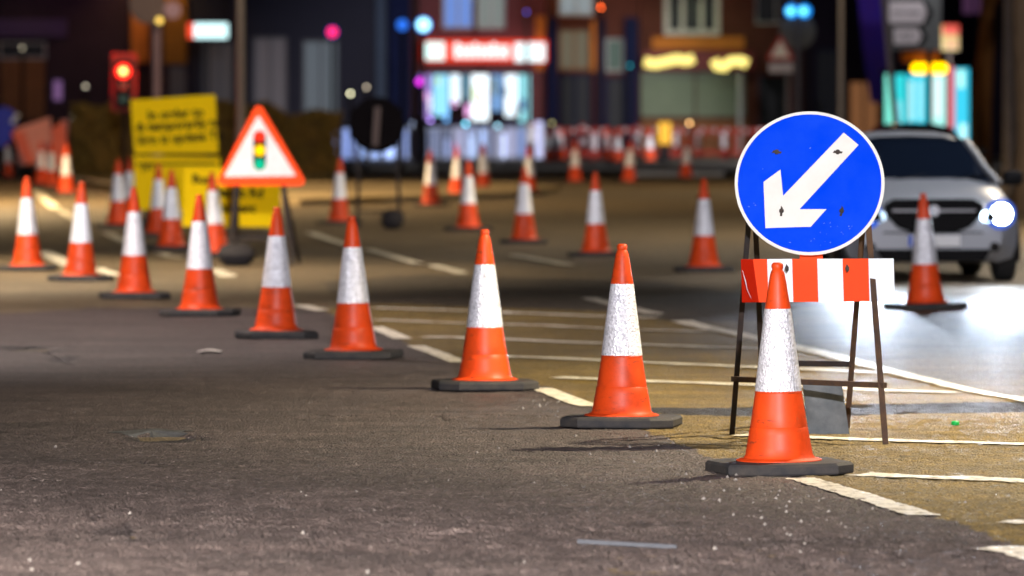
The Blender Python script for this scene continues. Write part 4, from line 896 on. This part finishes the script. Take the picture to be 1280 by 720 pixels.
t, h = pole(520, 172, -60, .10, mat('brown_pole', (.12, .08, .08), .6), 'brown grey pole at the left corner of the lit shop')
t, h = pole(997, 150, 5, .085, GALV, 'pole carrying twin blue lamps and a round grey sign back')
z = wz(14, 150) + .016
for s in (-1, 1):
    MB().prism(circle(.17, 24), Matrix.Translation((s * .17, -.14, z)) @ FACE, .03).build('blue_lamp', emit('sky_blue_glow', (.01, .30, 1), 1.6), t, True)
    MB().prism(circle(.10, 24), Matrix.Translation((s * .17 - .03, -.175, z)) @ FACE, .03).build('lamp_core', emit('core_blue', (.15, .75, 1), 2.5), t, True)
MB().prism(circle(.48, 36), Matrix.Translation((.0, .1, wz(38, 150))) @ FACE, .02).build('sign_back', mat('olive_grey', (.16, .15, .12), .6), t, True)
t, h = pole(984, 140, 38, .045, GALV, 'thin post with small red triangle over a white plate', 'sign_post', 'road sign')
Mz = Matrix.Translation((wx(975, 140) - wx(984, 140), -.07, wz(62, 140))) @ FACE
MB().prism(rtri([(-.36, -.24), (.36, -.24), (0, .40)], .04), Mz, .015).build('triangle', mat('dull_red', (.45, .04, .03), .5), t); MB().prism(rtri([(-.24, -.17), (.24, -.17), (0, .25)], .02), Mz @ Matrix.Translation((0, 0, .016)), .005).build('white_panel', WHT, t)
MB().box((wx(976, 140) - wx(984, 140), -.06, wz(84, 140)), (.60, .015, .24)).build('plate', mat('dull_white', (.45, .42, .45), .5), t)
# direction signs
Yd = 118
t = empty('direction_sign', (wx(1162, Yd), Yd, -.016), 0, 'two white arrow ended direction signs on a grey panel above the bus shelter', 'direction sign'); dO = t.location
MB().box((wx(1143, Yd) - dO.x, .06, wz(5, Yd)), (wx(1176, Yd) - wx(1109, Yd), .03, wz(-52, Yd) - wz(61, Yd))).build('back_panel', mat('panel_grey', (.13, .14, .14), .6), t)
for (xa, xb, ya, yb_) in ((1109, 1166, 0, 31), (1115, 1160, 33, 57)):
    zc = wz((ya + yb_) / 2, Yd) + .016; hh = (wz(ya, Yd) - wz(yb_, Yd)) / 2; L0, L1 = wx(xa, Yd) - dO.x, wx(xb, Yd) - dO.x
    a = MB().prism([(L0, -hh), (L1 - .16, -hh), (L1, 0), (L1 - .16, hh), (L0, hh)], Matrix.Translation((0, .03, zc)) @ FACE, .02).build('arrow_plate', BLK, t)
    MB().prism([(L0 + .03, -hh + .03), (L1 - .22, -hh + .03), (L1 - .12, 0), (L1 - .22, hh - .03), (L0 + .03, hh - .03)], Matrix.Translation((0, .009, zc)) @ FACE, .006).build('white_face', mat('sign_white', (.62, .58, .60), .5), a)
    text_mesh('lettering', 'Town centre' if ya == 0 else 'A 5', .11 if ya == 0 else .16, Matrix.Translation(((L0 + L1) / 2 - .08, .0, zc)) @ FACE, mat('sign_ink', (.16, .15, .17), .5), a)
MB().tube([(0, .12, 0), (0, .12, 6.5)], .06).build('post', STEEL, t, True)
la = MB().box((-.3, -1.0, 6.2), (.5, .1, .06)).build('added_sign_lamp', BPL, t); MB().bar((-.3, .1, 6.3), (-.3, -1.0, 6.24), .04).build('added_lamp_bracket', BPL, t)
point('added_sign_light', (-.3, -1.0, 6.1), 170, (1, .95, 1), .05, t, spot=110, target=(-.3, .1, 4.0))  # extra lamp over the direction signs, added to make them paler
# leaning timber stay and indigo banner
t = empty('leaning_pole', (wx(1131, 100), 100, -.016), 0, 'thin pole leaning left in front of the bus shelter', 'leaning pole')
MB().tube([(0, 0, 0), (W(1099, -60, 100).x - wx(1131, 100), .1, wz(-60, 100))], .055, 8).build('pole_shaft', mat('grey_timber', (.12, .10, .11), .7), t, True)
t = empty('banner', (wx(1092, 155), 155, -.016), 0, 'tall indigo banner hanging beside the direction signs', 'banner')
MB().prism([(-.55, wz(-60, 155)), (.55, wz(-60, 155)), (.42, wz(60, 155)), (.25, 1.9), (-.08, 1.9), (-.3, wz(60, 155))], FACE, .05).build('cloth', mat('indigo_cloth', (.035, .012, .22), .7, dirt=(.08, .02, .12), dirt_amt=.8, scale=1.5), t)
MB().tube([(.58, .05, 0), (.58, .05, 8)], .05).build('pole_shaft', STEEL, t, True)
point('banner_light', (wx(1092, 155), 153.2, 5.4), 40, (.5, .4, 1), .1, spot=120, target=(wx(1090, 155), 155, 4.2))
# bus shelter
Ys = 150
t = empty('bus_shelter', (wx(1145, Ys), Ys, -.016), 0, 'bus shelter with glowing cyan panels and four amber lamps on its roof', 'bus shelter'); sO = t.location
CYS = [(1106, 1117.5, (.25, 1, .80), 1.0), (1118.5, 1131.5, (.04, .80, .85), 1.0), (1132.5, 1161, (.02, .66, .85), 1.05), (1162, 1182, (.45, 1, .92), 1.1)]
for k, (a, b, c, s) in enumerate(CYS):
    MB().box(((wx(a, Ys) + wx(b, Ys)) / 2 - sO.x, .0, (wz(92, Ys) + .5) / 2), (wx(b, Ys) - wx(a, Ys), .05, wz(92, Ys) - .5)).build('lit_panel', emit('cyan_panel_%s' % 'abcd'[k], c, s), t)
for x0, y0, x1, y1, c in ((1136, 100, 1141, 150, (.6, 1, 1)), (1147, 100, 1153, 150, (.4, .9, 1)), (1122, 125, 1127, 158, (.3, .9, 1)), (1166, 97, 1178, 146, (.8, 1, 1))):
    MB().box(((wx(x0, Ys) + wx(x1, Ys)) / 2 - sO.x, -.04, (wz(y0, Ys) + wz(y1, Ys)) / 2), (wx(x1, Ys) - wx(x0, Ys), .02, wz(y0, Ys) - wz(y1, Ys))).build('poster', emit('pale_cyan', c, 1.1), t)
for a in (1105, 1118, 1132, 1161.5, 1183): MB().box((wx(a, Ys) - sO.x, 0, wz(90, Ys) / 2), (.05, .08, wz(90, Ys))).build('post', STEEL, t)
MB().box((0, .6, wz(89, Ys)), (wx(1186, Ys) - wx(1103, Ys), 1.5, .09), bev=.02).build('roof', STEEL, t)
for x in (1145, 1153.5, 1168, 1177): MB().prism(circle(.14, 20), Matrix.Translation((wx(x, Ys) - sO.x, -.2, wz(85, Ys))) @ FACE, .05).build('amber_lamp', emit('amber_lamp_glow', (1, .50, .0), 4.0), t, True)
MB().box((wx(1150, Ys) - sO.x, .1, wz(70, Ys)), (wx(1172, Ys) - wx(1125, Ys), .1, .28)).build('roof_board', BRK2, t)
hung_sign(1190, 1212, 84, 182, 146, emit('ad_cyan', (.05, .65, .9), 1.1), 'tall lit cyan advertising panel with red edge right of the bus shelter', [(1186, 1193, 84, 182, emit('ad_edge_red', (1, .15, .2), .9)), (1197, 1205, 88, 110, emit('ad_pale', (.5, 1, .85), 1.3)), (1199, 1208, 155, 178, emit('ad_pale_b', (.5, .95, 1), 1.4))], pole=True)
# ---- guard railing before the lit shop
Yr = 172
t = empty('guard_railing', (wx(545, Yr), Yr, .11), 0, 'pale steel guard railing in front of the lit shop', 'railing'); rO = t.location
PST = mat('pale_steel', (.6, .62, .68), .4, .3)
for k in range(54): MB().box((wx(408 + k * 5.1, Yr) - rO.x, 0, .55), (.022, .022, .9)).build('bar', PST, t)
for z in (.10, 1.02): MB().box((0, 0, z), (wx(682, Yr) - wx(406, Yr), .05, .05)).build('rail', PST, t)
for k in range(6): MB().box((wx(407 + k * 54.6, Yr) - rO.x, .03, .55), (.06, .06, 1.1)).build('post', PST, t)
# low illuminated display panels behind the railing
for k, (a, b, y0, c, s) in enumerate(((411, 424, 150, (.35, .5, 1), .9), (428, 444, 158, (.3, .42, .9), .6), (447, 459, 176, (.35, .5, .95), .6), (462, 476, 172, (.35, .5, .95), .7), (480, 494, 168, (.4, .55, 1), 1.0), (499, 511, 160, (.3, .4, .8), .5))):
    Yq = 174; t = empty('display_panel', (wx((a + b) / 2, Yq), Yq, .11), 0, '%s low blue lit display panel behind the railing, counted from the hedge' % ('first', 'second', 'third', 'fourth', 'fifth', 'sixth')[k], 'display panel', 'low lit display panels')
    H = wz(y0, Yq) - .11; MB().box((0, .03, H / 2), (wx(b, Yq) - wx(a, Yq), .04, H)).build('cabinet', NVY, t); MB().box((0, 0, H / 2), (wx(b, Yq) - wx(a, Yq) - .06, .02, H - .1)).build('lit_face', emit('display_%s' % 'abcdef'[k], c, s * 2.4), t)
for k, (x, y0, y1, wd, c, s, lb) in enumerate(((519, 150, 206, 11, (.55, .68, 1), 1.5, 'leftmost'), (590, 168, 206, 8, (.5, .65, 1), 1.1, 'second'), (604, 160, 206, 9, (.45, .6, 1), 1.1, 'third'), (628, 165, 206, 13, (.6, .68, 1), 1.3, 'fourth'), (672, 150, 203, 16, (.6, .62, .95), 1.0, 'widest'), (558, 172, 206, 7, (.4, .5, .9), .7, 'dimmest'))):
    Yq = 178; t = empty('advert_pillar', (wx(x, Yq), Yq, .11), 0, lb + ' upright white blue lit pillar before the shop window', 'lit pillar', 'lit pillars before the shop')
    H = wz(y0, Yq) - .11; MB().box((0, .06, H / 2), (wd * Yq / F, .1, H), bev=.02).build('pillar_body', NVY, t); MB().box((0, 0, H / 2), (wd * Yq / F * .8, .015, H * .92)).build('lit_face', emit('pillar_%s' % 'abcdef'[k], c, s * 1.4), t)
for x, y, c, s, lb in ((582, 155, (.2, .75, 1), 9, 'cyan'), (622, 158, (.4, .8, 1), 7, 'pale cyan'), (538, 150, (.5, .3, 1), 6, 'violet'), (570, 182, (1, .2, .7), 3, 'pink')):
    lamp_post(x, y, 176, 2.2, emit('bead_' + lb.replace(' ', '_'), c, s * .6), 'small %s lamp low before the lit shop' % lb, cat='small lamp', base_r=.03)
# ---- red and white barriers far off
REDP = mat('red_plastic', (.24, .014, .007), .6, scale=3); WSTR = mat('white_reflective_strip', (.75, .72, .78), .3)
def barrier(x, y, wpx, label, rz=0):
    p = G(x, y); t = empty('road_barrier', (p.x, p.y, .11 if p.y > 165 else -.014), rz, label, 'road barrier', 'red plastic barriers before the shops'); wd = wpx * p.y / F
    mb = MB(); mb.box((0, 0, .93), (wd, .05, .16)); mb.box((0, 0, .22), (wd, .05, .14))
    for s in (-1, 1): mb.box((s * (wd / 2 - .03), 0, .57), (.06, .05, .56))
    for k in range(1, 5): mb.box((-wd / 2 + wd * k / 5, 0, .57), (.04, .04, .56))
    mb.build('frame', REDP, t)
    for s in (-1, 1): MB().box((s * wd * .38, 0, .075), (.09, .55, .15), bev=.02).build('foot', BPL, t)
    st = MB().box((0, -.03, .93), (wd * .94, .01, .12)).build('strip', REDP, t)
    for k in range(3): MB().box((-wd * .3 + k * wd * .3, -.038, .93), (wd * .07, .005, .12)).build('white_block', GRY, st)
    return t
for k, (x, y, wp_, lb) in enumerate(((735, 205, 60, 'red barrier before the navy shopfront'), (800, 204, 62, 'red barrier below the left end of the olive shutters'), (845, 205.5, 40, 'short red barrier beside the yellow lamp'), (893, 204, 50, 'red barrier below the right end of the olive shutters'), (1065, 214, 60, 'red barrier right of the blue sign, far off'), (950, 206, 60, 'red barrier half behind the round blue sign'))):
    barrier(x, y, wp_, lb, R(random.uniform(-6, 6)))
def reflector_post(x, y, hpx, wpx, label, red=.35):
    p = G(x, y); k = F / p.y; H = hpx / k; R_ = wpx / k / 2; t = empty('reflector_post', (p.x, p.y, .11), 0, label, 'reflector post', 'reflective posts before the shops')
    MB().lathe([(0, 0), (R_ * 1.8, 0), (R_ * 1.8, .05), (R_ * 1.1, .07), (R_ * 1.05, H), (0, H)], 16).build('post', REDP, t, True)
    MB().lathe([(R_ * 1.1 + .006, H * red), (R_ * 1.1 + .006, H * .92)], 16).build('reflective_sleeve', WSTR, t, True); return t
for x, y, hh_, ww_, lb in ((663, 205, 48, 12, 'fat white reflective post right of the lit shop window'), (698, 203, 40, 9, 'white reflective post at the first navy pilaster'), (728, 203, 44, 7, 'thin white reflective post left of the second navy pilaster'), (742, 204, 36, 7, 'short white reflective post before the black shop window'),
                           (758, 201, 38, 8, 'white reflective post at the second navy pilaster'), (796, 202, 42, 8, 'white reflective post at the third navy pilaster'), (813, 200, 44, 9, 'white reflective post left of the amber box lamp'), (844, 201, 40, 6, 'thin white reflective post right of the amber box lamp'), (872, 201, 34, 6, 'thin white reflective post under the right shutter'), (905, 202, 36, 6, 'last white reflective post left of the round blue sign')):
    reflector_post(x, y, hh_, ww_, lb)
t = empty('barrier_lamp', (wx(831, 170), 170, .11), 0, 'yellow warning lamp box standing among the red barriers', 'warning lamp')
MB().box((0, 0, .25), (.3, .25, .5), bev=.02).build('battery_box', BPL, t); MB().box((0, 0, .88), (.40, .14, .66), bev=.04).build('lamp_body', emit('amber_box', (1, .45, .02), .9), t, True)
for s in (-.1, .1): MB().box((s, -.075, .88), (.06, .02, .6)).build('bright_strip', emit('amber_strip', (1, .62, .05), 1.6), t)

# ---- orange barrier sheet and blue sign on the left
t = empty('barrier_sheet', (wx(48, 138), 138, -.016), 0, 'slanting orange red barrier sheet at the left edge', 'barrier'); hO = t.location
PNK = mat('orange_red_mesh', (.85, .16, .09), .6, scale=2, var=.12); PNK2 = mat('pale_red_mesh', (.85, .32, .24), .6, scale=2)
sh = lambda L_, Y, m, nm: MB().prism([(wx(a, Y) - hO.x, wz(b, Y) + .016) for a, b in L_][::-1], Matrix.Translation((0, Y - 138, 0)) @ FACE, .04).build(nm, m, t)
sh([(18, 161), (64, 146), (74, 203), (24, 206)], 138, PNK2, 'sheet'); sh([(14, 166), (30, 163), (44, 203), (34, 206)], 137.6, PNK, 'sheet'); sh([(64, 160), (80, 152), (88, 205), (70, 212)], 137.4, PNK, 'sheet')
sh([(66, 160), (72, 150), (86, 150), (80, 205)], 138.4, PNK2, 'sheet')
MB().box((wx(70, 138) - hO.x, -.1, wz(156, 138)), (.22, .1, .42), bev=.03).build('battery_lamp', BPL, t)
for x in (24, 74): MB().bar((wx(x, 138) - hO.x, .1, 0), (wx(x, 138) - hO.x, .1, 1.4), .05).build('leg', STEEL, t)
t = empty('sign_post', (wx(4, 140), 140, -.016), 0, 'blue round sign cut by the left edge of the picture', 'road sign')
MB().prism(circle(.32, 30), Matrix.Translation((.02, 0, wz(149, 140))) @ FACE, .02).build('disc', mat('deep_blue', (.02, .03, .5), .4), t, True); MB().prism([(.05, -.1), (.2, .12), (.3, .1), (.14, -.14)], Matrix.Translation((.12, -.025, wz(147, 140))) @ FACE, .01).build('arrow', WHT, t)
MB().prism(circle(.30, 30), Matrix.Translation((-.10, -.02, wz(168, 140))) @ FACE, .02).build('disc', mat('deep_blue_b', (.02, .03, .5), .4), t, True)
MB().tube([(0, .05, 0), (0, .05, 1.9)], .04).build('post', STEEL, t, True)

# ------------------------------------------------------------------ hedge and trees
def leaves(n, fn, size, m, name, par, **kw):
    P = np.array([fn() for _ in range(n)]); nr = rng.normal(size=(n, 3)); nr /= np.linalg.norm(nr, axis=1)[:, None]
    u = np.cross(nr, rng.normal(size=(n, 3))); u /= np.linalg.norm(u, axis=1)[:, None]; v = np.cross(nr, u); s = (size * rng.uniform(.6, 1.3, n))[:, None]
    co = np.stack([P - u * s * .5, P + v * s * .32, P + u * s * .5, P - v * s * .32], 1).reshape(-1, 3)
    me = bpy.data.meshes.new(name); me.from_pydata(co.tolist(), [], np.arange(n * 4).reshape(-1, 4).tolist()); me.materials.append(m)
    o = bpy.data.objects.new(name, me); C.objects.link(o); o.parent = par; return tag(o, **kw)
HEDGE = mat('brown_hedge_leaves', (.26, .15, .035), .7, scale=1.3, var=.3, dirt=(.11, .085, .020), dirt_amt=.9, bstr=0); TWIG = mat('twigs', (.05, .03, .02), .85)
GLF = mat('dark_leaves', (.035, .05, .02), .6, scale=2, var=.3, bstr=0); BARK = mat('bark', (.16, .11, .07), .85, scale=3, var=.3); BARK2 = mat('pale_bark', (.34, .30, .30), .8, scale=2.5, var=.3, bstr=.6)
hx0, hx1 = wx(86, 140), wx(424, 140)
hd = empty('hedge', ((hx0 + hx1) / 2, 141.5, .12), 0, 'long brown clipped hedge behind the yellow notices', 'hedge'); hw = (hx1 - hx0) / 2
MB().box((0, 0, .7), (hw * 2 - .5, 1.5, 1.3), bev=.12).build('twig_mass', TWIG, hd)
def hpt():
    x = random.uniform(-hw, hw); top = 1.5 + .14 * math.sin(x * 1.9) + .1 * math.sin(x * 5.3); f = random.random()
    if f < .6: return (x, -1.0 + random.uniform(-.12, .22) + .15 * math.sin(x * 3), random.uniform(0, top))
    if f < .9: return (x, random.uniform(-1, 1), top + random.uniform(-.2, .12))
    return (x, 1.0, random.uniform(0, top))
leaves(26000, hpt, .11, HEDGE, 'foliage', hd)
def tree(x, Y, r, m, label, lean=0, hh=5.2, crown=2.2, nl=4500):
    t = empty('street_tree', (wx(x, Y), Y, .0), 0, label, 'tree', 'street trees'); pts = [(0, 0, 0), (lean * .3, 0, 1.5), (lean * .7, .1, 3.2), (lean, 0, hh)]
    MB().tube(pts, [r * 1.35, r, r * .85, r * .6], 12).build('trunk', m, t, True); tips = []
    for k in range(7):
        a = k * 2.4; q_ = Vector((lean + math.cos(a) * crown * .6, math.sin(a) * crown * .6, hh + 1.0 + .35 * (k % 3)))
        tips.append(q_); b0 = Vector((lean * .85, 0, hh - .9 + .12 * k)); MB().tube([b0, b0.lerp(q_, .5) + Vector((0, 0, .25)), q_], [r * .4, r * .25, r * .1], 8).build('limb', m, t, True)
    def lp():
        c = random.choice(tips); return tuple(c + Vector((random.gauss(0, .45), random.gauss(0, .45), random.gauss(.2, .42))))
    leaves(nl, lp, .16, GLF, 'crown', t); return t
tree(1222, 150, .27, mat('orange_lit_bark', (.30, .12, .03), .85, scale=3, var=.3), 'orange brown tree trunk right of the tall cyan panel', .3)  # orange light on this trunk is put into its bark colour
tree(1264, 112, .14, BARK2, 'pale grey tree trunk near the right edge', -.05)
tree(1300, 96, .3, BARK, 'dark tree just outside the right edge', -.3)
t, h = pole(1278, 104, -40, .12, mat('dark_post', (.03, .03, .05), .6), 'dark thick post at the right frame edge')
t, h = pole(1236, 162, 20, .05, mat('blue_post', (.03, .12, .35), .5), 'thin blue post right of the orange brown trunk')

# ------------------------------------------------------------------ litter and loose stones
STN = mat('loose_stone', (.24, .22, .20), .8, scale=30)
mb = MB()
def stone(x, y, s):
    p = G(x, y); z = float(height(p.x, p.y)); n = 6; h = s * random.uniform(.5, .8); vs = [(p.x + s * random.uniform(.35, .6) * math.cos(k * 1.047), p.y + s * random.uniform(.35, .6) * math.sin(k * 1.047), z - .002 + (h * random.uniform(.2, .5))) for k in range(n)]
    vs += [(p.x + random.uniform(-.1, .1) * s, p.y, z + h)] + [(a, b, z - .006) for a, b, c in vs]
    mb.add(vs, [(k, (k + 1) % n, n) for k in range(n)] + [(k + n + 1, (k + 1) % n + n + 1, (k + 1) % n, k) for k in range(n)])
for i in range(210):
    f = random.random()
    if f < .45: x = random.gauss(980, 75); y = 612 + (x - 900) * .32 + random.gauss(0, 22)
    elif f < .6: x = random.gauss(800, 35); y = random.gauss(565, 16)
    elif f < .7: x = random.uniform(640, 700); y = random.gauss(505, 6)
    else: x = random.uniform(0, 1280); y = random.uniform(500, 720)
    if y > 735 or y < 480: continue
    stone(x, y, random.choice([.007, .009, .011, .018]))
mb.build('loose_stones', STN, None, kind='stuff', label='pale loose chippings scattered over the near tarmac', cat='gravel')
p = G(262, 441); z = float(height(p.x, p.y)) + .008
mb = MB(); vs = []; 
for j in range(3):
    for i in range(9): vs.append((p.x - .085 + .0213 * i, p.y - .1 + .1 * j, z + .012 * math.sin(math.pi * i / 8) + .004 * random.random()))
mb.add(vs, [(j * 9 + i, j * 9 + i + 1, j * 9 + i + 10, j * 9 + i + 9) for j in range(2) for i in range(8)]); o = mb.build('paper_scrap', mat('pale_paper', (.72, .66, .60), .7), None, True, label='small white scrap of paper on tarmac left of the fourth cone', cat='litter')
md = o.modifiers.new('thickness', 'SOLIDIFY'); md.thickness = .002
a, b = G(722, 680), G(846, 683)
hz_ = lambda v: float(height(v.x, v.y)) + .012
MB().bar((a.x, a.y, hz_(a)), (b.x, b.y, hz_(b) - .004), .016, .010).build('metal_strip', mat('worn_metal', (.12, .13, .15), .35, .6, scale=20), None, label='thin grey metal strip lying flat in the foreground', cat='metal strip')
p = G(1194, 532); sandy = MB().lathe([(0, .0), (.022, 0), (.022, .018), (.017, .022), (0, .022)], 18, c=(p.x, p.y, float(height(p.x, p.y)) + .002)).build('bottle_cap', mat('green_plastic', (.0, .38, .06), .4), None, True, label='small green bottle cap on the buff surface at the right', cat='bottle cap')
PATCH = mat('grey_infill', (.075, .078, .08), .8, scale=9, var=.4, dirt=(.03, .028, .028), dirt_amt=.9, bstr=.8)
X0 = G(190, 541); mb = MB(); n = 26; vs = [(X0.x, X0.y, float(height(X0.x, X0.y)) + .008)]
for k in range(n):
    a_ = 2 * math.pi * k / n; r_ = 1 + random.uniform(-.25, .2); xx, yy = X0.x + .20 * r_ * math.cos(a_), X0.y + .22 * r_ * math.sin(a_); vs.append((xx, yy, float(height(xx, yy)) + .005))
mb.add(vs, [(0, k + 1, (k + 1) % n + 1) for k in range(n)]); mb.build('pothole_infill', PATCH, road)
